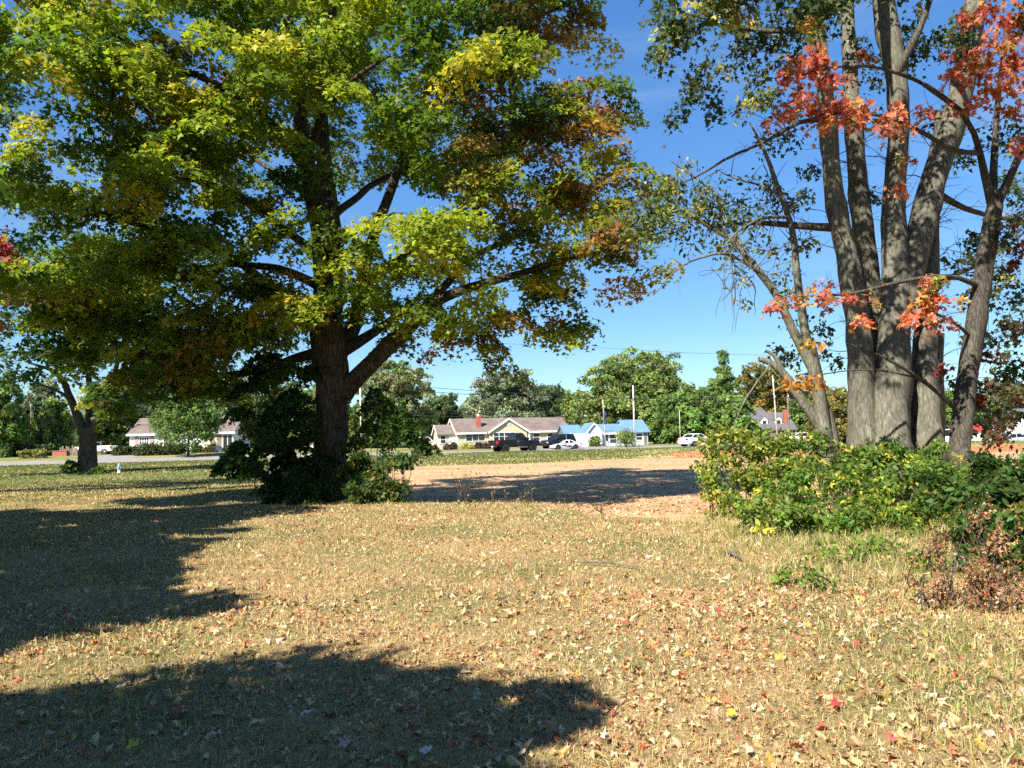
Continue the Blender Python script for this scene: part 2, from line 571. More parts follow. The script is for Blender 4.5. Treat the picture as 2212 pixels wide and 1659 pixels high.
class Skel:
    """branch skeleton; polylines with radii, one tube mesh in the end"""

    def __init__(s):
        s.lines = []
        s.nodes = np.zeros((0, 3))
        s.nrad = np.zeros(0)

    def add(s, pts, rad, wig=0.0, k=8, keep=True, step=0.35):
        pts = np.array([tuple(p) for p in pts], float)
        rad = np.array(rad, float)
        seg = np.linalg.norm(np.diff(pts, axis=0), axis=1)
        cum = np.r_[0, np.cumsum(seg)]
        m = max(3, int(cum[-1] / step) + 1)
        tt = np.linspace(0, cum[-1], m)
        # smooth interpolation (catmull-rom like through cubic of numpy interp on smoothed points)
        q = np.stack([np.interp(tt, cum, pts[:, i]) for i in range(3)], 1)
        for _ in range(2):
            if m > 4:
                q[1:-1] = 0.25 * q[:-2] + 0.5 * q[1:-1] + 0.25 * q[2:]
        r = np.interp(tt, cum, rad)
        if wig:
            nz = rng.normal(0, wig, q.shape)
            nz[0] = 0
            for _ in range(1):
                nz[1:-1] = (nz[:-2] + nz[1:-1] * 2 + nz[2:]) / 4
            q = q + nz
        s.lines.append((q, r, k))
        if keep:
            s.nodes = np.r_[s.nodes, q]
            s.nrad = np.r_[s.nrad, r]
        return q

    def grow(s, centers, r_tip=0.006, r_gain=0.011, sag=0.06, wig=0.04, k=5, up=0.25, rmax=0.09):
        base = s.nodes.mean(0)
        d = np.array([np.min(np.linalg.norm(s.nodes - c, axis=1)) for c in centers])
        for i in np.argsort(d):
            c = centers[i]
            dd = np.linalg.norm(s.nodes - c, axis=1) + 0.5 * np.maximum(0, s.nodes[:, 2] - c[2])
            j = int(np.argmin(dd))
            a = s.nodes[j]
            ln = np.linalg.norm(c - a)
            if ln < 0.12:
                continue
            r0 = min(s.nrad[j] * 0.8, r_tip + r_gain * ln, rmax)
            mid = (a + c) / 2 + np.array([0, 0, up * ln * 0.25]) + rng.normal(0, 0.08 * ln, 3)
            s.add([a, mid, c], [r0, (r0 + r_tip) / 2, r_tip], wig, k, True, max(0.25, ln / 7))

    def mesh(s, name='trunk'):
        Vs, Ls, off = [], [], 0
        for q, r, k in s.lines:
            m = len(q)
            t = np.gradient(q, axis=0)
            t = unit(t)
            ref = np.where(np.abs(t[:, 1:2]) < 0.9, np.array([[0.31, 0.95, 0.05]]), np.array([[1.0, 0.0, 0.0]]))
            if len({bool(x) for x in (np.abs(t[:, 1]) < 0.9)}) > 1:
                ref = np.array([[0.577, 0.577, 0.577]]) * np.ones((m, 1))
            a = unit(np.cross(t, ref))
            b = np.cross(t, a)
            ang = np.arange(k) * 2 * math.pi / k
            if k > 9:
                zz = q[:, 2]
                r = r * (1 + .035 * np.sin(zz * 4.1 + q[0, 0] * 9) + .03 * np.sin(zz * 9.3 + q[0, 1] * 7) + .05 * np.exp(-((np.mod(zz * .55 + q[0, 0] * 3.3, 1) - .5) / .06) ** 2))
            rr = r[:, None] * (1 + (0.10 * np.sin(3 * ang[None] + q[:, 2:3] * 1.3) + 0.05 * np.sin(5 * ang[None] + q[:, 2:3] * 2.1)) * (k > 9))
            V = q[:, None, :] + rr[:, :, None] * (np.cos(ang)[None, :, None] * a[:, None, :] + np.sin(ang)[None, :, None] * b[:, None, :])
            idx = off + np.arange(m * k).reshape(m, k)
            f = np.stack([idx[:-1], np.roll(idx[:-1], -1, 1), np.roll(idx[1:], -1, 1), idx[1:]], -1).reshape(-1, 4)
            Vs.append(V.reshape(-1, 3))
            Ls.append(f)
            off += m * k
        V = np.concatenate(Vs)
        Fq = np.concatenate(Ls)
        return np_mesh(name, V, Fq.ravel(), np.arange(len(Fq)) * 4, np.full(len(Fq), 4), None, True)


def lobe_centers(lobes, per=4.5, shell=0.55, flat=1.0):
    """cluster centres in the outer part of each lobe"""
    out, src = [], []
    for i, (c, r) in enumerate(lobes):
        n = max(2, int(per * r * r))
        d = unit(rng.normal(size=(n, 3)))
        q = rng.uniform(shell ** 2, 1, (n, 1)) ** 0.5
        out.append(np.array(c)[None] + d * q * r * np.array([1, 1, flat]))
        src += [i] * n
    return np.concatenate(out), np.array(src)


def pads(centers, per, rad, thick, upb=1.2, droop=0.35, size=0.13, svar=0.36, tint=None, outc=None):
    """flattened leaf sprays round each centre: positions, normals, sizes, tints, tip directions"""
    n = len(centers)
    rad = np.broadcast_to(np.asarray(rad, float), (n,))
    ci = np.repeat(np.arange(n), per)
    m = len(ci)
    a = rng.uniform(0, 2 * math.pi, m)
    q = np.sqrt(rng.uniform(0, 1, m))
    r = rad[ci] * q
    # each pad is tilted a little and has its own elongation
    ax = rng.uniform(0, math.pi, n)[ci]
    ex = rng.uniform(0.6, 1.35, n)[ci]
    x, y = r * np.cos(a) * ex, r * np.sin(a) / ex
    X = x * np.cos(ax) - y * np.sin(ax)
    Y = x * np.sin(ax) + y * np.cos(ax)
    tilt = rng.normal(0, 0.28, (n, 2))[ci]
    Z = tilt[:, 0] * X + tilt[:, 1] * Y - droop * r * r / np.maximum(rad[ci], .05) + rng.normal(0, thick, m)
    pos = centers[ci] + np.stack([X, Y, Z], 1)
    nrm = rng.normal(0, 0.62, (m, 3)) + np.array([0, 0, upb]) - np.stack([tilt[:, 0], tilt[:, 1], np.zeros(m)], 1)
    nrm += 0.45 * np.stack([X, Y, np.zeros(m)], 1) / np.maximum(rad[ci], .05)[:, None]
    al = np.stack([X, Y, np.full(m, -0.35)], 1) + rng.normal(0, 0.35, (m, 3))
    sz = size * np.clip(rng.normal(1, svar, m), 0.45, 1.7)
    return pos, nrm, sz, ci, al


# ---------------------------------------------------------------- terrain, cut into zones
def zone_poly(pix):
    return np.array([(lambda p: (p.x, p.y))(gp(u, v)) for u, v in pix])


def inpoly(x, y, poly):
    c = np.zeros(x.shape, bool)
    n = len(poly)
    for i in range(n):
        x0, y0 = poly[i]
        x1, y1 = poly[(i + 1) % n]
        k = ((y0 > y) != (y1 > y)) & (x < (x1 - x0) * (y - y0) / (y1 - y0 + 1e-12) + x0)
        c ^= k
    return c


def build_ground():
    th = np.concatenate([np.linspace(-math.pi, -0.95, 60)[:-1], np.linspace(-0.95, 0.95, 560), np.linspace(0.95, math.pi, 60)[1:-1]])
    d = [0.4]
    while d[-1] < 1500:
        d.append(d[-1] * (1.0125 if 2.5 < d[-1] < 125 else 1.08))
    d = np.array(d)
    D, T = np.meshgrid(d, th, indexing='ij')
    X, Y = D * np.sin(T), D * np.cos(T)
    Z = terr(X, Y)
    nr, nc = X.shape
    idx = np.arange(nr * nc).reshape(nr, nc)
    q = np.stack([idx[:-1], np.roll(idx[:-1], -1, 1), np.roll(idx[1:], -1, 1), idx[1:]], -1).reshape(-1, 4)
    V = np.stack([X, Y, Z], -1).reshape(-1, 3)
    V = np.r_[V, [[0, 0, 0]]]
    ctr = V[q].mean(1)
    x, y = ctr[:, 0], ctr[:, 1]
    nz = wob(x, y, 1.2) * 0.5 + wob(x, y, 4.1, 2.0) * 0.25
    sc = np.clip(y / 40, 0.35, 1.4)
    xx, yy = x + nz * 0.9 * sc, y + nz * 1.3 * sc
    lot = zone_poly([(505, 1018), (560, 1033), (690, 1042), (860, 1085), (1000, 1086), (1150, 1090), (1260, 1106), (1400, 1120), (1545, 1132), (1640, 1130), (2212, 1108), (2700, 1095),
                     (2700, 968), (2212, 972), (1640, 986), (1450, 988), (1280, 994), (1100, 1003), (880, 1008), (700, 1012)])
    red = zone_poly([(1440, 989), (1650, 988), (2300, 975), (2700, 960), (2700, 950), (2212, 960), (1640, 974), (1520, 975), (1455, 977)])
    straw = zone_poly([(800, 1012), (880, 1012), (1100, 1006), (1280, 998), (1460, 989), (1460, 984), (1280, 988), (1100, 993), (880, 1000), (800, 1003)])
    drive = zone_poly([(505, 1018), (560, 1033), (640, 1034), (690, 1020), (640, 1014)])
    zone = np.zeros(len(q), int)                                  # lawn
    far = y > np.interp(x, [-60, -20, -8, 0, 60], [44, 42, 38, 30, 30])
    zone[far & (y < 400) & (np.abs(x) < 400)] = 1
    zone[inpoly(xx, yy, straw)] = 2
    zone[inpoly(xx, yy, lot)] = 3
    zone[inpoly(xx, yy, red)] = 4
    zone[inpoly(xx, yy, drive)] = 6
    r0 = np.interp(x, [-200, -50, 0, 30, 70, 200], [62, 77, 84.5, 86.5, 84, 60])
    zone[(y > r0) & (y < r0 + 9.5)] = 5
    # gravel drives at the houses
    zone[(y > r0 + 9.5) & (y < r0 + 30) & (x > 3.5) & (x < 16) & (y < 104)] = 7
    zone[(y > r0 + 9.5) & (y < 125) & (np.abs(x + 47 + 0.1 * (y - 90)) < 3)] = 7
    names = [('lawn', 'lawn'), ('grass_verge', 'verge'), ('straw_strip', 'straw'), ('dirt_lot', 'lot'), ('soil_bank', 'redsoil'), ('road', 'road'), ('gravel_path', 'drive'), ('driveway', 'road')]
    for zi, (nm, mk) in enumerate(names):
        f = q[zone == zi]
        if not len(f):
            continue
        used, inv = np.unique(f.ravel(), return_inverse=True)
        VV = V[used]
        me = np_mesh(nm, VV, inv, np.arange(len(f)) * 4, np.full(len(f), 4), None, True)
        o = link(nm, me, M[mk])
        tag(o, kind='structure')
    return lot, r0


LOT, _ = build_ground()

# ---------------------------------------------------------------- trees
G_DARK = (0.045, 0.085, 0.018)
G_MID = (0.10, 0.17, 0.022)
G_YEL = (0.27, 0.33, 0.03)
YEL = (0.46, 0.41, 0.045)
ORA = (0.42, 0.20, 0.05)
BRN = (0.25, 0.12, 0.05)


def palette_by_cluster(mix, n):
    """mix: (n,k) weights per cluster over the k colours below -> colour per cluster"""
    cols = np.array([G_DARK, G_MID, G_YEL, YEL, ORA, BRN])
    w = mix / mix.sum(1, keepdims=True)
    pickd = np.array([rng.choice(6, p=p) for p in w])
    nxt = np.array([rng.choice(6, p=p) for p in w])
    return cols[pickd] * 0.75 + cols[nxt] * 0.25


def L3(*rows):
    return [(tuple(P(u, v, Y)), r) for u, v, Y, r in rows]


def big_maple():
    base = onground(*gp(712, 1078).xy)
    root = thing('maple_tree', 'big spreading maple turning yellow and orange, thick furrowed trunk rising from dark bushes', 'tree', base)
    o = np.array(base)
    B = base.y
    sk = Skel()
    p = lambda u, v, dy=0.0: np.array(P(u, v, B + dy)) - o
    # trunk with flare, then the leaders
    tb = p(712, 1078)
    sk.add([tb + [0, 0, -.25], tb + [0, 0, .1], p(712, 1000), p(714, 920), p(716, 840), p(712, 760), p(706, 690)],
           [.62, .54, .455, .435, .43, .47, .46], 0.012, 14, step=0.2)
    sk.add([p(706, 700), p(700, 600, .2), p(690, 480, .1), p(668, 380, -.2), p(650, 280, -.2), p(640, 120), p(600, -60), p(590, -200)], [.36, .30, .26, .23, .2, .16, .11, .06], 0.02, 10)
    sk.add([p(716, 700), p(725, 600, .8), p(716, 470, 1), p(700, 340, 1.2), p(690, 200, 1.4), p(720, 20, 2), p(740, -200, 2)], [.34, .29, .24, .21, .17, .12, .06], 0.02, 10)
    sk.add([p(725, 780), p(770, 690, .9), p(790, 560, 1.6), p(840, 420, 2.2), p(900, 260, 2.6), p(960, 90, 3), p(980, -100, 3)], [.26, .22, .18, .15, .12, .08, .05], 0.02, 9)
    # low right limb
    sk.add([p(738, 850), p(775, 812), p(830, 755, -.2), p(885, 705, -.5), p(930, 655, -.7), p(1010, 625, -.9), p(1100, 600, -1), p(1220, 560, -1), p(1330, 540, -1)],
           [.30, .26, .23, .2, .16, .12, .1, .07, .03], 0.025, 10)
    sk.add([p(735, 760), p(790, 730, .8), p(850, 690, 1.4), p(905, 640, 2)], [.2, .15, .11, .06], 0.02, 8)
    sk.add([p(905, 690, -.5), p(940, 640, .3), p(1010, 560, 1), p(1100, 515, 1.3), p(1210, 470, 1.4), p(1300, 400, 1.5)], [.15, .13, .1, .08, .06, .03], 0.03, 8)
    sk.add([p(760, 640, 1.2), p(860, 560, .6), p(960, 480, .2), p(1090, 380, 0), p(1200, 300, 0), p(1300, 240, 0)], [.15, .13, .1, .08, .05, .03], 0.03, 8)
    sk.add([p(900, 260, 2.6), p(1000, 160, 2), p(1090, 80, 1.5), p(1180, 30, 1.2), p(1260, -10, 1)], [.1, .08, .06, .05, .02], 0.03, 7)
    # left limbs
    sk.add([p(700, 720), p(640, 660, -.5), p(560, 600, -1.2), p(480, 540, -1.8), p(380, 500, -2.2), p(280, 480, -2.5), p(180, 440, -2.8)], [.2, .17, .13, .1, .08, .05, .03], 0.03, 8)
    sk.add([p(690, 760), p(650, 770, .2), p(570, 800, .3), p(480, 815, .2), p(400, 805, 0), p(330, 808, 0), p(270, 800, 0)], [.18, .13, .11, .1, .08, .06, .03], 0.03, 8)
    sk.add([p(665, 380, -.2), p(610, 290, -1), p(540, 220, -1.8), p(440, 170, -2.6), p(330, 130, -3), p(220, 60, -3.4)], [.15, .12, .1, .08, .06, .03], 0.03, 8)
    sk.add([p(690, 560), p(620, 500, -1), p(540, 430, -2), p(440, 390, -2.8), p(330, 370, -3.2), p(200, 320, -3.5)], [.14, .11, .09, .07, .05, .03], 0.03, 8)
    sk.add([p(690, 620), p(600, 575, .5), p(480, 570, .8), p(360, 590, 1), p(240, 580, 1)], [.14, .11, .08, .06, .03], 0.03, 8)
    sk.add([p(700, 560), p(740, 520, -1.4), p(800, 480, -2.6), p(850, 460, -3.4)], [.13, .1, .06, .03], 0.03, 8)
    sk.add([p(660, 340, -.2), p(700, 240, -1.6), p(760, 170, -2.8), p(840, 120, -3.6)], [.12, .09, .06, .03], 0.03, 8)
    sk.add([p(690, 450, 1), p(640, 400, 2.5), p(560, 350, 4), p(480, 300, 5)], [.13, .1, .07, .03], 0.03, 8)
    sk.add([p(716, 470, 1), p(800, 400, 3), p(900, 350, 4.4), p(1000, 320, 5)], [.13, .1, .07, .03], 0.03, 8)
    # broken stubs
    sk.add([p(695, 930), p(676, 905, -.25), p(664, 893, -.35), p(655, 888, -.4)], [.2, .14, .11, .1], 0, 8, False, 0.08)
    lobes = L3((700, -190, 21, 3.0), (450, -130, 19.5, 2.8), (950, -130, 21.5, 2.8), (1150, -90, 22, 2.0), (260, 10, 17.8, 2.1), (140, 190, 17.3, 1.8), (80, 60, 18, 1.6),
               (290, 235, 17.2, 1.9), (480, 130, 17.8, 2.2), (840, 130, 17.8, 2.2), (660, 40, 18, 2.3), (1020, 60, 20, 2.0), (1080, 210, 20, 1.8), (1230, 235, 21, 1.55), (1310, 215, 21.5, .8),
               (1190, 20, 22.5, 1.3), (1250, 60, 22.5, .75), (1090, -10, 21, 1.5), (1200, 340, 21, 1.8), (1290, 420, 21, 1.25), (1390, 400, 21.5, .8), (1345, 565, 20.8, .95), (1250, 545, 20, 1.25), (1120, 540, 20, 1.5),
               (1050, 430, 19, 1.8), (790, 520, 17.6, 1.0), (900, 500, 17.3, 1.05), (945, 600, 19, 1.4), (1110, 640, 20.5, 1.25), (1205, 655, 20.8, .95), (1225, 720, 21, .42), (1090, 722, 21, .75), (1075, 785, 21, .62),
               (985, 690, 21.5, .8), (860, 740, 21.5, .45), (560, 380, 18.5, 1.7), (400, 400, 18.2, 1.9), (250, 420, 18.6, 1.8), (110, 350, 18.8, 1.4), (140, 540, 20, 1.7), (290, 600, 20, 1.9), (440, 610, 19.8, 1.9),
               (570, 580, 19.2, 1.4), (400, 720, 20, 1.3), (540, 740, 22, 1.35), (270, 720, 21.5, 1.2), (190, 640, 21, 1.2), (610, 690, 23.5, 1.2), (790, 640, 21, 1.0), (740, 660, 19.6, .7), (330, 800, 21, .8), (470, 800, 21, .75),
               (490, 760, 21, 1.1), (600, 800, 21.5, .95), (370, 790, 21.3, .95), (180, 720, 20.6, 1.2), (90, 620, 20, 1.3), (740, 560, 17.9, .6), (560, 690, 19.6, 1.0), (640, 620, 18.8, .9), (880, 640, 19.2, .9), (250, 800, 21.2, .8), (430, 840, 21.2, .6), (500, 300, 25, 2.3), (800, 280, 26, 2.4), (1070, 330, 26, 2.0), (300, 500, 26, 2.0), (700, 80, 26, 2.4), (900, 540, 25, 1.4), (960, 300, 23, 1.8), (620, 180, 22, 1.8), (380, 280, 22, 1.9), (240, 880, 22, .35))
    lobes = [(np.array(c) - o, r) for c, r in lobes]
    cen, src = lobe_centers(lobes, 4.9, 0.5, 0.85)
    sk.grow(cen, r_gain=0.012)
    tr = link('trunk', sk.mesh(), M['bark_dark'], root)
    n = len(cen)
    u = (cen[:, 0] - o[0] * 0 + o[0]) / (cen[:, 1] + o[1]) * F + CU          # rough bearing: the right and the top have turned most
    h = cen[:, 2]
    right = sst(850, 1350, u)
    front = sst(21, 17, cen[:, 1] + o[1])
    patch = wob(cen[:, 0] + o[0], cen[:, 2] * 1.3 + cen[:, 1] * 0.5, 0.75)
    mix = np.stack([0.55 + 0.2 * right, 1.3 - 0.5 * right, 1.3 + 1.6 * front, 0.12 + 1.3 * front * (patch > 0.1) + 0.2 * right,
                    0.03 + 0.9 * right * (patch > -0.2) + 0.2 * (patch > 0.5), 0.04 + 2.0 * right * sst(5, 9, h) + 0.08 * (patch < -0.5)], 1)
    cc = palette_by_cluster(mix, n)
    pos, nrm, sz, ci, al = pads(cen, 255, rng.uniform(0.5, 0.9, n), 0.10, 0.95, 0.4, 0.138)
    link('crown', leaves(pos, nrm, sz, jitter(cc[ci], 0.2), T_STAR, 0.3, al), M['leaf'], root)
    return root


def simple_tree(name, label, base, trunk_pts, lobes, palette, nleaf, lsize, per=3.0, pad=0.9, barkm='bark_dark', tmpl=T_KITE, group=None, leafm='leaf', jit=0.2, thick=0.15, shell=0.55, upb=0.9, gain=0.012):
    """trunk_pts: list of polylines (points, radii) in world space"""
    root = thing(name, label, 'tree', base, 0, group)
    o = np.array(base)
    sk = Skel()
    for pts, rad in trunk_pts:
        sk.add([np.array(q) - o for q in pts], rad, 0.02, 9)
    lb = [(np.array(c) - o, r) for c, r in lobes]
    cen, src = lobe_centers(lb, per, shell)
    sk.grow(cen, r_gain=gain, rmax=0.12)
    link('trunk', sk.mesh(), M[barkm], root)
    n = len(cen)
    cc = pick(palette, n, 0.15)
    pos, nrm, sz, ci, al = pads(cen, max(3, nleaf // n), rng.uniform(0.75, 1.25, n) * pad, thick, upb, 0.35, lsize)
    link('crown', leaves(pos, nrm, sz, jitter(cc[ci], jit), tmpl, 0.3, al), M[leafm], root)
    return root


big_maple()

# second maple to the left, by the hydrant
B2 = gp(190, 1023)
Y2 = B2.y
q = lambda u, v, dy=0: tuple(P(u, v, Y2 + dy))
forked = simple_tree('maple_tree', 'dark green maple with forked trunk beside the fire hydrant, one low tuft turned yellow', B2,
            [([tuple(B2 - Vector((0, 0, .2))), q(190, 1000), q(190, 960), q(190, 925)], [.75, .62, .55, .55]),
             ([q(180, 935), q(165, 890), q(152, 860), q(140, 825), q(118, 800), q(90, 792), q(60, 782)], [.34, .28, .24, .2, .15, .1, .05]),
             ([q(165, 890), q(150, 860, -1), q(125, 843, -1), q(80, 828, -1)], [.16, .12, .1, .05]),
             ([q(200, 935), q(215, 890), q(230, 860), q(250, 800), q(270, 720)], [.32, .26, .22, .16, .08]),
             ([q(192, 930), q(195, 860, 1), q(190, 780, 1), q(200, 680, 1)], [.28, .22, .16, .08])],
            L3((190, 640, Y2, 2.6), (120, 640, Y2, 2.0), (270, 680, Y2, 2.6), (330, 740, Y2, 2.3), (110, 715, Y2 - 1, 1.5), (190, 740, Y2, 2.0), (215, 850, Y2 - 2.5, .7), (240, 835, Y2 - 2.5, .6), (250, 780, Y2, 1.7), (330, 830, Y2 + 1, 1.3),
               (90, 755, Y2, 1.0), (200, 560, Y2, 2.4), (300, 600, Y2 + 2, 2.6), (160, 800, Y2, 1.0), (60, 800, Y2, .7)),
            [(3, G_DARK), (2, (0.06, 0.11, 0.022)), (.5, G_YEL)], 24000, 0.26, 3.0, 1.0, group=None)

tf, _ = lobe_centers(L3((205, 852, Y2 - 3, .75), (188, 868, Y2 - 3, .5), (225, 832, Y2 - 3, .6), (245, 820, Y2 - 3, .45)), 12, .1)
tf = tf - np.array(B2)
pos, nrm, sz, ci, al = pads(tf, 34, .45, .1, .5, .5, .2)
me = leaves(pos, nrm, sz, pick([(3, YEL), (2, G_YEL)], len(pos), .15), T_STAR, .3, al)
o = link('crown', me, M['leaf'], forked)
o['label'] = 'low tuft of bright yellow leaves'

# trees at the very left edge
BL = onground(-23.5, 27.0)
q = lambda u, v, Y: tuple(P(u, v, Y))
simple_tree('maple_tree', 'dark green maple reaching in from beyond the left edge, thick with green leaves', BL,
            [([tuple(BL), (BL.x, BL.y, 2.5), (BL.x + .3, BL.y, 5), (BL.x + .5, BL.y, 9)], [.5, .4, .35, .15]),
             ([(BL.x + .1, BL.y, 3), (BL.x + 3, BL.y, 4.5), q(10, 610, 26)], [.2, .14, .05]),
             ([(BL.x + .3, BL.y, 5), (BL.x + 3, BL.y, 7.5), q(20, 380, 27)], [.2, .14, .05])],
            L3((-40, 300, 27, 1.9), (30, 420, 27.5, 1.2), (-110, 120, 28, 2.6), (10, 190, 27, 1.2), (-130, 420, 27, 2.6), (-150, 640, 27, 2.4), (-15, 700, 26, 1.0), (25, 760, 26.5, .7), (-60, 760, 26, 1.4), (-230, 300, 27, 3), (-260, 600, 27, 3), (-350, 450, 28, 3.2), (-300, 100, 28, 3), (-60, 560, 26, 1.2)),
            [(3, G_DARK), (2, (0.055, 0.10, 0.03)), (.3, G_YEL)], 30000, 0.17, 3.2, .8, tmpl=T_STAR)
BR = onground(-18.6, 22.5)
simple_tree('red_maple', 'red leaved maple bough showing at the left edge against blue sky', BR,
            [([tuple(BR), (BR.x, BR.y, 3), (BR.x + .2, BR.y, 7)], [.2, .16, .08]), ([(BR.x, BR.y, 4.2), (BR.x + 1.8, BR.y, 5.3), q(30, 600, 22.5)], [.09, .05, .02])],
            L3((15, 560, 22.5, .42), (45, 590, 22.5, .38), (5, 610, 22.5, .45), (40, 635, 22.5, .3), (-40, 580, 22.5, .7), (-110, 600, 22.5, 1.0), (0, 530, 22.5, .35), (-30, 650, 22.5, .5)),
            [(3, (0.40, 0.085, 0.05)), (1, (0.32, 0.09, 0.05)), (1, (0.13, 0.10, 0.03))], 2600, 0.14, 9, .35, tmpl=T_MAPLE, leafm='red_leaf')


# ---------------------------------------------------------------- right hand cluster
def cluster_tree():
    Bc = onground(*P(1945, 1095, 15.6).xy)
    root = thing('multi_stemmed_maple', 'grey barked tree of several stout stems rising together out of the green thicket', 'tree', Bc)
    o = np.array(Bc)
    Y = Bc.y
    p = lambda u, v, dy=0.0: np.array(P(u, v, Y + dy)) - o
    px = Y / F
    stems = []

    def stem(pts, widths, k=12, wig=0.008):
        s = Skel()
        s.add(pts, [w * px / 2 * .92 for w in widths], wig, k, step=0.2)
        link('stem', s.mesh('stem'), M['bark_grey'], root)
        stems.append(s)
    stem([p(1880, 1120, .1), p(1872, 1000, .05), p(1866, 900), p(1860, 800), p(1850, 680), p(1832, 570), p(1815, 480), p(1798, 380), p(1790, 290), p(1778, 180), p(1768, 80), p(1755, -60), p(1740, -260)],
         [82, 74, 66, 60, 55, 50, 46, 42, 40, 36, 33, 28, 20])
    stem([p(1915, 1110, .5), p(1905, 960, .5), p(1893, 820, .55), p(1882, 690, .6), p(1872, 560, .6), p(1862, 450, .6), p(1850, 350, .6), p(1840, 260, .6), p(1836, 120, .7), p(1828, -40, .8), p(1822, -260, .9)],
         [80, 68, 60, 55, 52, 48, 44, 40, 34, 28, 20])
    stem([p(1935, 1120, -.35), p(1928, 1010, -.3), p(1925, 900, -.2), p(1928, 800, -.1), p(1930, 690, 0), p(1932, 580, 0), p(1932, 460, .1), p(1938, 350, .1), p(1942, 270, .1), p(1935, 170, .1), p(1920, 80, .1), p(1905, -30, .1), p(1890, -250, .1)],
         [112, 98, 86, 78, 70, 61, 52, 47, 45, 47, 52, 46, 34])
    stem([p(1940, 690, 0), p(1958, 610, .05), p(1985, 520, .1), p(2006, 440, .15), p(2030, 350, .2), p(2055, 270, .25), p(2078, 180, .3), p(2098, 80, .35), p(2112, -20, .4), p(2130, -250, .5)],
         [62, 66, 62, 60, 57, 60, 54, 50, 46, 34])
    stem([p(2012, 1110, .1), p(2008, 990, .1), p(2000, 900, .2), p(1994, 800, .3), p(2000, 700, .4), p(2010, 600, .5), p(2016, 500, .6), p(2022, 380, .7), p(2026, 240, .8)],
         [90, 82, 72, 62, 48, 38, 30, 24, 14])
    stem([p(2030, 1060, .5), p(2028, 960, .55), p(2030, 880, .6), p(2024, 800, .7), p(2030, 720, .7)], [30, 28, 26, 26, 22], 9)
    sk = Skel()
    for s in stems:
        sk.nodes = np.r_[sk.nodes, s.nodes]
        sk.nrad = np.r_[sk.nrad, s.nrad * 0.35]
    # side boughs
    sk.add([p(1812, 492, 0), p(1770, 490, .2), p(1700, 487, .4), p(1640, 480, .5), p(1560, 486, .5)], [.095, .085, .07, .05, .025], 0.01)
    sk.add([p(1775, 60), p(1700, 70, .3), p(1600, 62, .5), p(1480, 30, .6)], [.09, .06, .04, .02], 0.02)
    sk.add([p(1790, 260), p(1730, 250, .4), p(1680, 290, .7), p(1560, 350, .9), p(1470, 400, 1)], [.07, .05, .04, .03, .015], 0.02)
    sk.add([p(2000, 400, .2), p(2060, 440, .8), p(2150, 470, 1.2), p(2240, 480, 1.5)], [.09, .07, .05, .03], 0.02)
    sk.add([p(1935, 160), p(1990, 60, -.3), p(2030, -60, -.5)], [.1, .06, .04], 0.02)
    sk.add([p(1990, 640, .4), p(2060, 590, 1), p(2140, 560, 1.5), p(2220, 500, 1.8)], [.07, .05, .04, .02], 0.02)
    lobes = L3((1470, 60, 16.5, .55), (1430, 120, 17, .4), (1490, 170, 16.8, .5), (1560, 120, 16.5, .55), (1620, 60, 16.3, .55), (1690, 110, 16.2, .5), (1540, 220, 17, .4), (1610, 190, 16.5, .5), (1460, 240, 17, .35),
               (1650, 200, 16, .4), (1720, 30, 16.2, .6), (1700, 300, 16.6, .25), (1760, -40, 15.5, .8), (1880, -80, 15.5, .9), (2000, -60, 15.5, .8), (2060, 60, 15.5, .6), (1980, 110, 16.2, .6), (1860, 130, 16.4, .5), (1870, 230, 17, .35),
               (2030, 250, 17, .35), (1730, 420, 17, .25), (1760, 370, 16.8, .3), (1690, 440, 16.8, .3), (1740, 520, 17, .2), (2140, 520, 17, .5), (2180, 400, 17, .45), (2120, 640, 17, .4), (2070, 560, 17.2, .3), (1880, 420, 17.4, .25), (1700, 240, 16.6, .3), (1770, 700, 17, .3),
               (1740, 820, 17, .35), (1700, 760, 17.2, .35), (1800, 780, 17.3, .3), (1600, 10, 16.5, .5), (1540, 30, 16.6, .4), (2160, 300, 17, .5), (2200, 620, 17, .5), (2060, 330, 17, .3), (2150, 600, 17.5, .45), (2190, 700, 17.5, .45), (2160, 800, 17.5, .45), (2200, 880, 17.5, .45), (2120, 900, 17.5, .35), (2130, 720, 17.5, .4), (2080, 820, 17.5, .25), (2190, 780, 17.5, .4), (2110, 560, 17.5, .3), (2210, 460, 17.5, .45))
    top = [(rng.uniform(2.5, 9.5), rng.uniform(10.0, 14.5), rng.uniform(8.8, 12.5)) for _ in range(60)]  # unseen foliage added above the frame to dapple the stems with shade
    lobes = [(np.array(c) - o, r) for c, r in lobes] + [(np.array(c) - o, rng.uniform(.35, .7)) for c in top]
    for bx in ((4.5, 11.5, 9.6), (7.5, 11.2, 10.2), (6, 13, 11.5)):
        sk.add([p(1905, -120), np.array(bx) * .5 + (p(1905, -120) + o) * .5 - o + [0, 0, .4], np.array(bx) - o], [.1, .07, .03], .02)
    cand = np.where((sk.nodes[:, 2] > 2.5) & (sk.nodes[:, 2] < 9))[0]
    for i in range(150):
        a0 = sk.nodes[rng.choice(cand)]
        ln = rng.uniform(.4, 1.5)
        dv = unit(np.array([rng.normal(0, 1), rng.normal(-.2, .8), rng.normal(.5, .4)])) * ln
        tip = a0 + dv + [0, 0, -.1 * ln]
        md = a0 + dv * .5 + rng.normal(0, .06, 3)
        sk.add([a0, md, tip], [.011, .007, .003], .02, 4, False, .12)
        for j in range(3):
            t = rng.uniform(.3, .9)
            w0 = a0 + dv * t
            sk.add([w0, w0 + rng.normal(0, .18, 3) + [0, 0, .08]], [.005, .002], .01, 3, False, .1)
    cen, src = lobe_centers(lobes, 26, 0.2)
    sk.grow(cen, r_gain=0.008, r_tip=0.004, rmax=0.035)
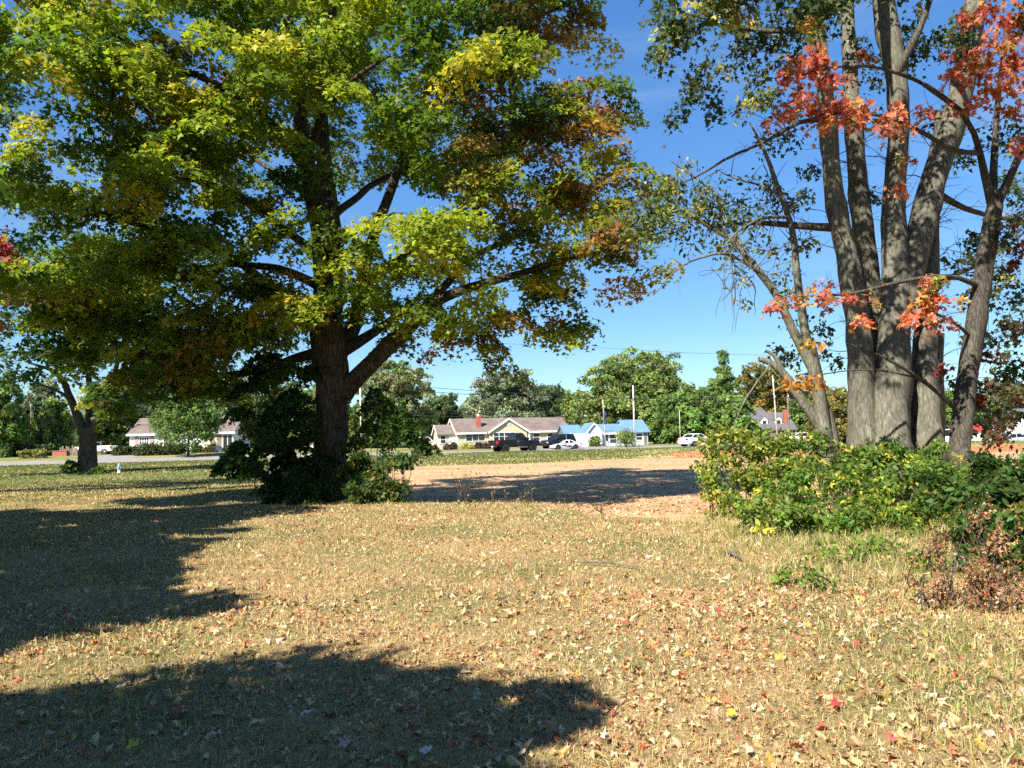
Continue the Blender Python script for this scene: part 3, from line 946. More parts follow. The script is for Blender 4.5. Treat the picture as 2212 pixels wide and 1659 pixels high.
    link('limb', sk.mesh('limb'), M['bark_mid'], root)
    n = len(cen)
    cc = pick([(4, (0.05, 0.075, 0.03)), (2, (0.075, 0.11, 0.035)), (1.2, (0.22, 0.24, 0.06)), (.5, (0.4, 0.36, 0.1))], n, 0.15)
    pos, nrm, sz, ci, al = pads(cen, 46, rng.uniform(0.2, 0.36, n), 0.09, 0.5, 0.8, 0.105)
    link('crown', leaves(pos, nrm, sz, jitter(cc[ci], 0.2), T_STAR, 0.4, al), M['leaf'], root)


cluster_tree()


def red_tree():
    Bc = onground(*P(2062, 1120, 14.2).xy)
    root = thing('red_maple', 'slim dark maple carrying orange and red leaves in front of the grey stems', 'tree', Bc)
    o = np.array(Bc)
    Y = Bc.y
    p = lambda u, v, dy=0.0: np.array(P(u, v, Y + dy)) - o
    s = Skel()
    px = Y / F / 2
    s.add([p(2062, 1140), p(2066, 1060), p(2076, 960), p(2086, 860), p(2098, 760), p(2110, 680), p(2122, 600), p(2132, 530), p(2144, 470), p(2150, 440)], [a * px for a in (56, 50, 44, 42, 40, 40, 38, 35, 34, 30)], 0.006, 11, step=.15)
    s.add([p(2146, 455), p(2128, 390), p(2116, 300, -.2), p(2090, 250, -.5), p(2040, 215, -.9), p(1990, 180, -1.3)], [a * px for a in (22, 17, 13, 11, 8, 5)], 0.01)
    s.add([p(2146, 455), p(2146, 380, .1), p(2150, 280, .1), p(2160, 180, 0), p(2175, 60, 0)], [a * px for a in (20, 17, 13, 10, 7)], 0.01)
    s.add([p(2148, 455), p(2180, 390), p(2205, 330, -.2), p(2240, 250, -.3)], [a * px for a in (21, 17, 14, 9)], 0.01)
    s.add([p(2118, 330, -.2), p(2060, 330, -.8), p(2000, 290, -1.2), p(1930, 250, -1.5), p(1840, 240, -1.7), p(1740, 250, -1.8)], [a * px for a in (13, 11, 9, 8, 6, 3)], 0.012)
    s.add([p(2092, 250, -.5), p(1990, 170, -1.0), p(1900, 140, -1.3), p(1800, 140, -1.5), p(1700, 170, -1.6)], [a * px for a in (9, 8, 6, 5, 3)], 0.015)
    s.add([p(2118, 620), p(2060, 590, -.5), p(1990, 600, -.9), p(1900, 620, -1.1), p(1830, 640, -1.2), p(1700, 640, -1.3)], [a * px for a in (14, 10, 8, 7, 5, 2)], 0.012)
    s.add([p(2100, 730), p(2060, 690, -.5), p(2000, 670, -.9)], [a * px for a in (9, 7, 4)], 0.01)
    s.add([p(2080, 900), p(2010, 830, -.4), p(1960, 800, -.8), p(1890, 760, -1), p(1830, 740, -1.1)], [a * px for a in (9, 9, 7, 5, 3)], 0.012)
    s.add([p(2000, 822, -.5), p(1950, 810, -.8), p(1880, 790, -.9), p(1740, 815, -.9)], [a * px for a in (5, 4, 3, 2)], 0.01)
    s.add([p(2170, 100), p(2120, 130, -.6), p(2080, 150, -1)], [a * px for a in (8, 6, 3)], 0.01)
    rows = [(1735, 130, 12.6, .30), (1790, 125, 12.6, .22), (1700, 160, 12.6, .22), (1770, 165, 12.6, .25), (1725, 190, 12.6, .2), (1810, 160, 12.6, .2), (1740, 235, 12.4, .28), (1800, 235, 12.4, .3), (1860, 230, 12.4, .3), (1920, 245, 12.4, .25), (1690, 235, 12.5, .2), (1670, 260, 12.5, .12),
            (1890, 265, 12.4, .2), (1940, 270, 12.4, .18), (1830, 260, 12.4, .25), (1770, 265, 12.4, .2), (1990, 240, 12.8, .2), (2040, 225, 12.9, .15), (1760, 100, 12.7, .12), (1750, 45, 13, .15),
            (2100, 130, 13, .3), (2150, 90, 13, .35), (2190, 40, 13, .4), (2190, 130, 13, .35), (2070, 165, 13, .2), (2140, 170, 13, .3), (2200, 190, 13, .3), (2060, 140, 13, .15), (2130, 10, 13.2, .3), (2100, 215, 13.2, .25), (2180, 240, 13.2, .25), (2050, 115, 13, .12),
            (1690, 645, 12.7, .2), (1730, 620, 12.7, .18), (1665, 665, 12.7, .12), (1780, 615, 12.8, .2), (1790, 640, 12.8, .2), (1830, 630, 12.8, .2), (1875, 625, 12.8, .15), (1850, 685, 12.8, .17), (1870, 690, 12.8, .12),
            (2000, 605, 13, .25), (1985, 650, 13, .26), (2020, 640, 13, .25), (1960, 680, 13, .2), (2010, 685, 13, .25), (2050, 690, 13.1, .18), (2060, 640, 13.2, .18),
            (1745, 735, 13, .14), (1725, 815, 13, .12), (1760, 812, 13, .12), (1700, 822, 13, .07), (2180, 470, 14, .3), (2200, 520, 14, .25), (2160, 500, 14, .2), (2190, 700, 14.5, .3), (2150, 760, 14.6, .25), (2110, 860, 14.6, .3), (2170, 900, 14.6, .3), (2130, 820, 14.6, .2), (2190, 840, 14.6, .3), (2150, 940, 14.6, .3),
            (1870, 110, 12.8, .12), (1945, 400, 12.9, .1), (1960, 340, 12.9, .1), (2080, 40, 13.2, .2), (2030, 790, 14.4, .1), (2190, 570, 14.4, .2), (2215, 300, 13.3, .3)]
    lobes = [(np.array(P(u, v, y)) - o, r) for u, v, y, r in rows]
    cen, src = lobe_centers(lobes, 90, 0.1, 0.6)
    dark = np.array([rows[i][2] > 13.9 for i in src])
    s.grow(cen, r_gain=0.006, r_tip=0.003, rmax=0.015, up=0.1)
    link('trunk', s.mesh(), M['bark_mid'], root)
    n = len(cen)
    cc = pick([(4, (0.50, 0.16, 0.095)), (3, (0.55, 0.22, 0.10)), (1.5, (0.46, 0.12, 0.11)), (1, (0.52, 0.30, 0.09)), (.5, (0.3, 0.28, 0.06))], n, 0.2)
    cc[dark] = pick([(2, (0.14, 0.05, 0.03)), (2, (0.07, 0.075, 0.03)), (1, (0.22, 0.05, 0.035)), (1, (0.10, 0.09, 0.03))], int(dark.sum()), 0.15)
    yl = np.array([rows[i][1] > 720 and rows[i][2] < 13.5 for i in src])
    cc[yl] = pick([(2, (0.5, 0.24, 0.05)), (1, (0.42, 0.36, 0.06))], int(yl.sum()), 0.12)
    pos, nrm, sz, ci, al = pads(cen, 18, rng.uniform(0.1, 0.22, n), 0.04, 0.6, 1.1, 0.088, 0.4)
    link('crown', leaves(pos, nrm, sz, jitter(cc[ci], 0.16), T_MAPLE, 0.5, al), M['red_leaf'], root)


red_tree()


def bare_tree():
    Bc = onground(*P(1785, 1060, 15.9).xy)
    root = thing('crooked_tree', 'crooked half bare tree with broken limbs and thin hanging twigs beside the grey stems', 'tree', Bc)
    o = np.array(Bc)
    Y = Bc.y
    px = Y / F / 2
    p = lambda u, v, dy=0.0: np.array(P(u, v, Y + dy)) - o
    s = Skel()
    A = lambda pts, w, wig=0.01, k=8: s.add(pts, [a * px for a in w], wig, k, step=.15)
    A([p(1800, 1080), p(1785, 980), p(1775, 900), p(1768, 840), p(1755, 790), p(1748, 745)], (48, 40, 32, 30, 28, 26), 0.006, 10)
    A([p(1806, 1000), p(1795, 930, .1), p(1780, 870, .1), p(1758, 830, .1)], (34, 26, 20, 10))
    A([p(1772, 920), p(1745, 880), p(1718, 850), p(1700, 810), p(1672, 785), p(1640, 775)], (26, 22, 20, 17, 15, 11))
    A([p(1690, 800), p(1676, 770), p(1655, 760)], (12, 9, 6))
    A([p(1750, 770), p(1735, 690), p(1722, 600), p(1715, 520), p(1704, 470), p(1690, 430), p(1662, 350), p(1640, 300), p(1620, 265)], (22, 18, 16, 14, 13, 12, 9, 6, 3))
    A([p(1752, 790), p(1715, 720), p(1690, 660), p(1660, 610), p(1630, 575), p(1590, 525), p(1545, 495), p(1500, 470), p(1450, 455), p(1400, 450)], (22, 19, 17, 16, 15, 13, 11, 8, 5, 3))
    A([p(1640, 590), p(1600, 560, -.3), p(1560, 545, -.5), p(1500, 560, -.7), p(1450, 590, -.8), p(1410, 640, -.9)], (9, 7, 6, 4, 3, 2))
    A([p(1600, 530), p(1575, 470, .2), p(1550, 420, .3), p(1500, 380, .4), p(1450, 350, .4)], (9, 7, 6, 4, 2))
    A([p(1704, 470), p(1640, 470, -.4), p(1590, 500, -.6), p(1550, 550, -.6)], (8, 6, 4, 2))
    A([p(1690, 430), p(1650, 400), p(1600, 390, .2), p(1550, 370, .3)], (7, 5, 4, 2))
    A([p(1668, 780), p(1630, 830, -.2), p(1600, 880, -.3), p(1582, 930, -.3)], (5, 4, 3, 2))
    # hanging twigs
    for k in range(30):
        a = s.nodes[rng.choice(np.where((s.nrad < 0.06) & (s.nodes[:, 2] > (p(1600, 620)[2])))[0])]
        ln = rng.uniform(0.4, 1.3)
        dx = rng.uniform(-.6, .35)
        s.add([a, a + [dx * ln * .5, rng.normal(0, .2), -ln * .25 + rng.uniform(0, .3)], a + [dx * ln, rng.normal(0, .3), -ln]], [.012, .008, .004], .03, 4, k < 20, .12)
    for k in range(70):
        a = s.nodes[rng.choice(np.where((s.nrad < 0.08) & (s.nodes[:, 2] > (p(1600, 640)[2])))[0])]
        ln = rng.uniform(0.3, 0.9)
        dv = unit(rng.normal(0, 1, 3) * [1, .8, .7] + [-.2, 0, .4]) * ln
        s.add([a, a + dv * .5 + rng.normal(0, .05, 3), a + dv], [.012, .008, .004], .03, 4, False, .12)
    rows = [(1400, 440, 15.5, .5), (1440, 420, 16, .45), (1480, 440, 15.6, .45), (1530, 450, 16, .4), (1570, 440, 16, .35), (1430, 490, 15.5, .4), (1500, 520, 16, .25), (1560, 520, 16, .3), (1610, 470, 16, .3), (1380, 500, 15.5, .35), (1620, 540, 16, .25), (1670, 520, 16, .2),
            (1680, 400, 16, .25), (1640, 380, 16, .2), (1600, 590, 16, .2), (1700, 560, 16, .18), (1480, 360, 16, .2), (1660, 300, 16, .2), (1560, 380, 16, .15), (1700, 640, 16.2, .3), (1730, 700, 16.3, .3), (1390, 380, 15.8, .2), (1450, 400, 15.8, .4), (1520, 420, 15.8, .35), (1590, 430, 15.9, .3), (1420, 460, 15.6, .4), (1360, 460, 15.5, .3), (1550, 470, 15.9, .3), (1640, 440, 15.9, .25), (1680, 600, 16, .2), (1640, 500, 16, .22), (1600, 640, 16.2, .12)]
    cen, src = lobe_centers([(np.array(P(*r[:3])) - o, r[3]) for r in rows], 75, 0.1)
    s.grow(cen, r_gain=0.006, r_tip=0.003, rmax=0.02)
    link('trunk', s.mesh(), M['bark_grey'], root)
    n = len(cen)
    cc = pick([(3, (0.09, 0.12, 0.04)), (3, (0.17, 0.2, 0.06)), (1.2, (0.34, 0.33, 0.1)), (1, (0.06, 0.08, 0.03))], n, 0.15)
    pos, nrm, sz, ci, al = pads(cen, 18, rng.uniform(0.16, 0.3, n), 0.07, 0.4, 0.9, 0.095)
    link('crown', leaves(pos, nrm, sz, jitter(cc[ci], 0.2), T_OVAL, 0.5, al), M['leaf'], root)


bare_tree()

# trees standing behind the camera, whose shade lies over the lawn
rng_keep = rng
rng = np.random.default_rng(77)
SX, SY = sdir.x / sdir.z, sdir.y / sdir.z


def up_sun(x, y, z, dh, r):
    return ((x + SX * dh, y + SY * dh, z + dh), r)


def shade_maple(label, lb, nleaf, ls=.24):
    cx, cy = np.mean([c[0] for c, _ in lb]), np.mean([c[1] for c, _ in lb])
    hh = max(c[2] + r for c, r in lb)
    b = onground(cx, cy)
    return simple_tree('maple_tree', label, b, [([tuple(b), (cx, cy, hh * .3), (cx + .2, cy, hh * .6), (cx, cy, hh * .9)], [.4, .33, .2, .06])], lb, [(3, G_MID), (2, G_DARK), (.5, G_YEL)], nleaf, ls, 4.0, .8, tmpl=T_STAR, shell=.2)


lb = []
for y in (-.6, .6, 1.8, 3.0, 4.1, 4.95):
    for x in (-5.2, -4.3, -3.4, -2.5, -1.6, -.6):
        if y < 4.5 or x > -3.0:
            lb.append(up_sun(x + rng.normal(0, .12), y + rng.normal(0, .08), 0, rng.uniform(5.6, 8.2), .72))
shade_tree = shade_maple('leafy maple standing close behind the viewer, shading the grass', lb, 26000)
for y0, y1, dhr, lab in ((6.9, 11.2, (6.0, 9.0), 'leafy maple standing on the lawn to the west, shading the grass'), (11.6, 18.5, (6.0, 8.5), 'tall leafy maple farther along the lawn to the west, shading the grass')):
    lb = []
    for y in np.arange(y0, y1, 1.35):
        xe = np.interp(y, [6, 7.2, 8.7, 10.5, 12.5, 14, 16.5, 17.5, 19], [-4.4, -3.6, -3.8, -4.6, -4.9, -5.6, -5.4, -4.6, -4.6])
        for x in np.arange(xe - .75 - rng.uniform(0, .5), -15, -1.5):
            lb.append(up_sun(x, y + rng.normal(0, .2), 0, rng.uniform(*dhr), rng.uniform(.85, 1.15)))
    if y0 > 10:
        for q_ in ((-11, 17, 5), (-9, 17, 5.5), (-7.5, 18, 5.5), (-12, 18, 6.5), (-10, 18, 7), (-8, 17, 4.2), (-13, 18, 5), (-9, 18.5, 4.5), (-11.5, 17.5, 4)):
            lb.append(up_sun(*q_, 6.2, 1.15))
    shade_maple(lab, lb, 42000, .27)
shade_maple('leafy maple far along the lawn by the road, shading the forked maple', [up_sun(-29.3 + dx, B2.y, z, rng.uniform(7.5, 9), .95) for dx in (-3, -1.6, 0) for z in (.3, 1.8, 3.3, 5, 6.5)], 16000, .26)


def copy_thing(root, loc, rz, sc, label, group=None):
    r = root.copy()
    C.objects.link(r)
    r.location, r.rotation_euler, r.scale = loc, (0, 0, rz), (sc, sc, sc)
    r['label'] = label
    if group:
        r['group'] = group
    for ch in root.children:
        c = ch.copy()
        C.objects.link(c)
        c.parent = r
    return r


for i, (x, y, sc) in enumerate(((-27, -21, 1.7), (-16, -25, 1.8), (-5, -21, 1.75), (6, -17, 1.7), (15, -11, 1.6), (20, 0, 1.4), (-33, -8, 1.4), (-27, 3, 1.0), (2, -30, 2.0), (25, -20, 1.8), (24, 9, 1.1))):  # unseen maples added behind and beside the camera to cut sky fill
    copy_thing(shade_tree, onground(x, y), i * 1.1, sc, 'unseen leafy maple added around the viewer to block sky light', 'unseen maples added to block sky light')

rng = rng_keep

# ---------------------------------------------------------------- background trees
def far_tree(label, u, vtop, Y, wid, pal, vbase=None, shape='round', nleaf=9000, group='trees behind the houses', name='far_tree', lean=0.0, ls=0.42, low=0.12, leafm='far_leaf', per=None, lobes=None, shell=0.5, thick=0.25, cat_trunk=True):
    top = P(u, vtop, Y)
    b = onground(top.x, Y)
    H = top.z - b.z
    r = wid * Y / F / 2
    lb = []
    if lobes is None:
        n = 16
        for i in range(n):
            t = (i + .5) / n
            z = low + (1 - low) * t
            if shape == 'round':
                rr = r * math.sqrt(max(0.05, 1 - ((z - .48) / .56) ** 2))
            elif shape == 'cone':
                rr = r * (1.06 - z) * 1.05
            else:
                rr = r * (0.75 + .35 * math.sin(z * 3.1)) * (1.15 - .5 * z)
            a = i * 2.4 + u
            k = 0.5 if shape != 'cone' else .35
            lr = max(.5, rr * (.55 if shape != 'cone' else .6))
            zz = min(z * H, H - lr * .8)
            lb.append(((top.x + (rr - lr) * 1.15 * math.cos(a) + lean * z, Y + (rr - lr) * 1.15 * math.sin(a), b.z + zz), lr))
    else:
        lb = lobes
    tr = max(.12, .022 * H)
    vol = sum(x[1] ** 2 for x in lb)
    pr = per or max(1.2, min(6, 260 / vol))
    pad = math.sqrt(vol * 4 / (pr * vol + 1)) * .75
    return simple_tree(name, label, b, [([tuple(b), (top.x, Y, b.z + H * .3), (top.x + .1, Y, b.z + H * .6), (top.x + lean, Y, b.z + H * .92)], [tr, tr * .8, tr * .45, tr * .1])], lb, pal, nleaf, ls, pr, pad,
                       tmpl=T_STAR, group=group, leafm=leafm, thick=thick, upb=.45, shell=shell, gain=.008, jit=.25)


SAGE = [(3, (0.217, 0.256, 0.101)), (2, (0.295, 0.31, 0.139)), (1, (0.155, 0.202, 0.07))]
DEEP = [(3, (0.088, 0.135, 0.047)), (2, (0.121, 0.169, 0.061)), (1, (0.061, 0.095, 0.041))]
OLIV = [(3, (0.181, 0.239, 0.065)), (2, (0.232, 0.29, 0.08)), (1, (0.116, 0.16, 0.043))]
FRESH = [(3, (0.124, 0.202, 0.046)), (2, (0.169, 0.247, 0.058)), (1, (0.078, 0.13, 0.033))]
GREY = [(3, (0.153, 0.196, 0.102)), (2, (0.212, 0.246, 0.136)), (1, (0.102, 0.136, 0.068))]
AUT = [(2, (0.195, 0.189, 0.052)), (2, (0.26, 0.195, 0.052)), (1, (0.117, 0.13, 0.039))]
rows = [
    ('pale sage green tree behind the white utility pole', 850, 782, 128, 180, SAGE, 'round', 14000),
    ('broad grey green tree towering behind the beige house chimney', 1085, 792, 142, 180, GREY, 'oval', 15000),
    ('dark tree between the sage tree and the beige house', 955, 850, 150, 90, DEEP, 'round', 6000),
    ('dark tree behind the right slope of the beige roof', 1190, 835, 150, 100, DEEP, 'round', 7000),
    ('young olive tree behind the gap between beige and blue houses', 1245, 842, 140, 70, OLIV, 'round', 5000),
    ('huge round olive tree rising behind the blue house', 1370, 764, 132, 225, OLIV, 'round', 20000),
    ('yellow green tree low behind the blue garage roof', 1275, 865, 128, 90, OLIV, 'round', 5000),
    ('pointed green tree with feathery top behind the bushy tree', 1560, 757, 150, 140, FRESH, 'cone', 9000),
    ('green tree left of the pointed one, half hidden by the bushy tree', 1495, 835, 140, 110, FRESH, 'round', 6000),
    ('olive tree touched with brown behind the dark roofed house', 1650, 790, 140, 130, AUT, 'round', 9000),
    ('dense dark green bushy tree reaching the ground beside the white sedan', 1470, 855, 109, 130, FRESH, 'oval', 14000),
    ('second dense bushy tree spreading over the road side, next to the dark roofed house', 1560, 858, 108, 130, FRESH, 'oval', 14000),
    ('mid green tree behind the brick end of the dark roofed house', 1742, 850, 128, 90, FRESH, 'oval', 6000),
    ('golden brown thicket tree seen between the crooked tree and the grey stems', 1800, 842, 90, 120, AUT, 'oval', 10000),
    ('distant green tree seen through the gap in the grey stems', 1975, 838, 160, 200, OLIV, 'round', 7000),
    ('rounded green tree above the white off-road car', 2060, 850, 150, 140, FRESH, 'round', 7000),
    ('dark green tree near the right edge behind the red roof', 2170, 845, 140, 150, DEEP, 'round', 7000),
    ('tall sunlit green tree at the left edge by the hedge', 5, 800, 98, 100, FRESH, 'oval', 9000),
    ('grey green poplar behind the brown pole', 95, 822, 135, 90, GREY, 'oval', 6000),
    ('dense green tree beside the brown pole', 60, 870, 110, 90, DEEP, 'oval', 6000),
    ('yellowing green tree between the brown pole and forked maple', 120, 862, 104, 75, OLIV, 'oval', 6000),
    ('deep green tree behind the white pickup', 235, 835, 125, 120, DEEP, 'oval', 9000),
    ('dark evergreen behind the white house gable', 300, 820, 130, 130, DEEP, 'oval', 9000),
    ('tall dark tree behind the white house roof', 400, 805, 135, 150, DEEP, 'round', 9000),
    ('grey green tree behind the right end of the white house', 500, 815, 130, 130, GREY, 'round', 9000),
    ('shaded green tree behind the big maple trunk', 610, 825, 128, 150, DEEP, 'round', 9000),
    ('yellowing leafy tree just left of the white utility pole', 700, 835, 120, 130, OLIV, 'round', 9000),
    ('low yellow green tree at the foot of the sage tree', 795, 865, 118, 80, OLIV, 'oval', 5000),
]
for lab, u, vt, Y, w, pal, shp, nl in rows:
    far_tree(lab, u, vt, Y, w, pal, None, shp, int(nl * 2.0), ls=0.46 if Y > 100 else .3, low=.04 if shp == 'oval' else .14)
# distant wood closing the horizon
cen = []
for k in range(700):
    X = rng.uniform(-190, 230)
    Yd = rng.uniform(172, 205)
    h = 8.6 + 2.0 * math.sin(X * .06) + 1.2 * math.sin(X * .21 + 1) + rng.uniform(-2, 1.5)
    cen += [(X, Yd, float(terr(X, Yd)) + h * z) for z in rng.uniform(0.05, 1, 8)]
cen = np.array(cen)
cc = pick(DEEP + OLIV + GREY + AUT[:1], len(cen), .2)
pos, nrm, sz, ci, al = pads(cen, 18, rng.uniform(1.2, 2.4, len(cen)), .5, .5, .3, .95)
tag(link('distant_wood', leaves(pos, nrm, sz, jitter(cc[ci], .2), T_STAR, .3, al), M['far_leaf']), 'far off dark wood closing the view behind the houses and trees', 'wood', kind='stuff')

# young tree on the verge before the white house
Bv = gp(407, 986)
far_tree('young green street tree with bare stem in front of the white house', 407, 862, Bv.y, 148, FRESH, None, 'round', 14000, None, 'street_tree', ls=.25, low=.45)
far_tree('little ornamental tree at the blue house wall', 1352, 932, gp(1352, 966).y, 36, OLIV, None, 'round', 3500, None, 'small_tree', ls=.16, low=.4)


# ---------------------------------------------------------------- shrubs
def shrub(label, u, v, Y, w, h, pal, n=900, ls=.16, name='shrub', group=None, flat=False, depth=None):
    b = onground(P(u, 950, Y).x, Y)
    W, H = w * Y / F, h * Y / F
    root = thing(name, label, 'shrub', b, 0, group)
    dpt = depth or W
    n = int(n * 2.6)
    m = max(8, n // 22)
    d = unit(rng.normal(size=(m, 3)))
    d[:, 2] = np.abs(d[:, 2])
    k = rng.uniform(.55, 1, (m, 1))
    cen = d * k * np.array([W / 2, dpt / 2, H * .92]) + [0, 0, H * .05]
    if flat:
        cen[:, 2] = rng.uniform(.08, .95, m) * H * (1 - .25 * (np.abs(cen[:, 0]) / (W / 2)) ** 2)
        cen[:, 0] = rng.uniform(-.5, .5, m) * W
    cc = pick(pal, m, .15)
    pos, nrm, sz, ci, al = pads(cen, 24, H * .22 + .1, H * .07, .6, .3, ls * 1.15)
    link('foliage', leaves(pos, nrm, sz, jitter(cc[ci], .22), T_KITE, .2, al), M['far_leaf'], root)
    s = MB()
    for i in range(5):
        e = cen[rng.integers(m)]
        s.tube([(e[0] * .1, e[1] * .1, -.05), (e[0] * .5, e[1] * .5, e[2] * .5), tuple(e * .9)], [.03, .02, .008], 5)
    s.build('stem', M['bark_mid'], root)
    return root


HEDGE = [(3, (0.05, 0.075, 0.025)), (1, (0.085, 0.10, 0.035))]
RUST = [(3, (0.11, 0.045, 0.035)), (1, (0.07, 0.06, 0.03))]
GOLD = [(3, (0.42, 0.38, 0.08)), (1, (0.22, 0.26, 0.07))]
shrub('long clipped dark hedge at the left edge across the road', 60, 985, 99, 96, 26, HEDGE, 1700, .2, 'hedge', flat=True, depth=2)
shrub('yellow green clipped bush in front of the long dark hedge', 74, 988, 93, 48, 19, [(3, (0.24, 0.24, 0.07)), (1, (0.16, 0.18, 0.05))], 900, .16, flat=True, depth=2)
shrub('dark clipped hedge beside the white pickup', 275, 985, 95, 46, 20, HEDGE, 900, .18, 'hedge', flat=True, depth=2)
shrub('broad dark hedge under the shuttered window of the white house', 346, 985, 93, 98, 25, HEDGE, 1700, .18, 'hedge', flat=True, depth=2.5)
shrub('round bright green clipped bush behind the young street tree', 424, 982, 97, 27, 24, [(3, (0.06, 0.11, 0.025))], 600, .14)
shrub('round rust tinged bush near the porch of the white house', 456, 980, 97, 30, 21, [(2, (0.13, 0.11, 0.04)), (1, (0.09, 0.10, 0.035))], 600, .14)
shrub('small dark green bush under the porch of the white house', 492, 980, 98, 24, 15, HEDGE, 500, .14)
yb = 108
shrub('dark red bush at the little wing of the beige house', 938, 970, 105, 14, 13, RUST, 350, .14)
shrub('rusty red round bush by the corner of the beige house', 967, 972, 103, 14, 15, RUST, 350, .14)
shrub('dark green round bush beside the rusty red one', 979, 972, 104, 15, 18, HEDGE, 350, .14)
shrub('yellow flowering low bush under the triple window', 1010, 972, 105, 32, 14, GOLD, 600, .14)
shrub('maroon bush between the yellow bush and black pickup', 1035, 972, 105, 20, 18, RUST, 450, .14)
shrub('round green bush just behind the black pickup tailgate', 1051, 972, 104, 16, 15, HEDGE, 350, .14)
shrub('upright leafy bush against the pale gable of the blue house', 1284, 968, 101, 24, 24, FRESH, 700, .15)


# ---------------------------------------------------------------- houses
def house_window(parent, x0, x1, z0, z1, y=0.0, mull=(1, 1), name='window', fr=.09):
    m = MB()
    m.box(x0 - fr, x1 + fr, y - .05, y + .03, z1, z1 + fr)
    m.box(x0 - fr, x1 + fr, y - .07, y + .03, z0 - fr, z0)
    m.box(x0 - fr, x0, y - .045, y + .03, z0, z1)
    m.box(x1, x1 + fr, y - .045, y + .03, z0, z1)
    for i in range(1, mull[0]):
        x = x0 + (x1 - x0) * i / mull[0]
        m.box(x - .035, x + .035, y - .035, y + .02, z0, z1)
    for i in range(1, mull[1]):
        z = z0 + (z1 - z0) * i / mull[1]
        m.box(x0, x1, y - .032, y + .02, z - .025, z + .025)
    w = m.build(name, M['trim'], parent)
    g = MB()
    g.box(x0 + .001, x1 - .001, y - .012, y + .012, z0 + .001, z1 - .001)
    g.build('pane', M['glass'], w)
    return w


def gable_roof(x0, x1, y0, y1, ze, zr, ov=.35, th=.14, axis='x'):
    """ridge along x (or y); returns MB of two slabs"""
    m = MB()
    if axis == 'x':
        ym = (y0 + y1) / 2
        sl = (zr - ze) / (ym - y0)
        for s in (1, -1):
            ye = ym - s * (ym - y0 + ov)
            zl = ze - sl * ov
            pr = [(ye, zl), (ym, zr), (ym, zr + th), (ye, zl + th)]
            m.loft([[(x, p[0], p[1]) for p in pr] for x in (x0 - ov * .7, x1 + ov * .7)])
    else:
        xm = (x0 + x1) / 2
        sl = (zr - ze) / (xm - x0)
        for s in (1, -1):
            xe = xm - s * (xm - x0 + ov)
            zl = ze - sl * ov
            pr = [(xe, zl), (xm, zr), (xm, zr + th), (xe, zl + th)]
            m.loft([[(p[0], y, p[1]) for p in pr] for y in (y0 - ov * .7, y1)])
    return m


def gable_body(x0, x1, y0, y1, ze, zr, axis='x', zb=-.6):
    m = MB()
    if axis == 'x':
        ym = (y0 + y1) / 2
        pr = [(y0, zb), (y1, zb), (y1, ze), (ym, zr), (y0, ze)]
        m.loft([[(x, p[0], p[1]) for p in pr] for x in (x0, x1)])
    else:
        xm = (x0 + x1) / 2
        pr = [(x0, zb), (x1, zb), (x1, ze), (xm, zr), (x0, ze)]
        m.loft([[(p[0], y, p[1]) for p in pr] for y in (y0, y1)])
    return m


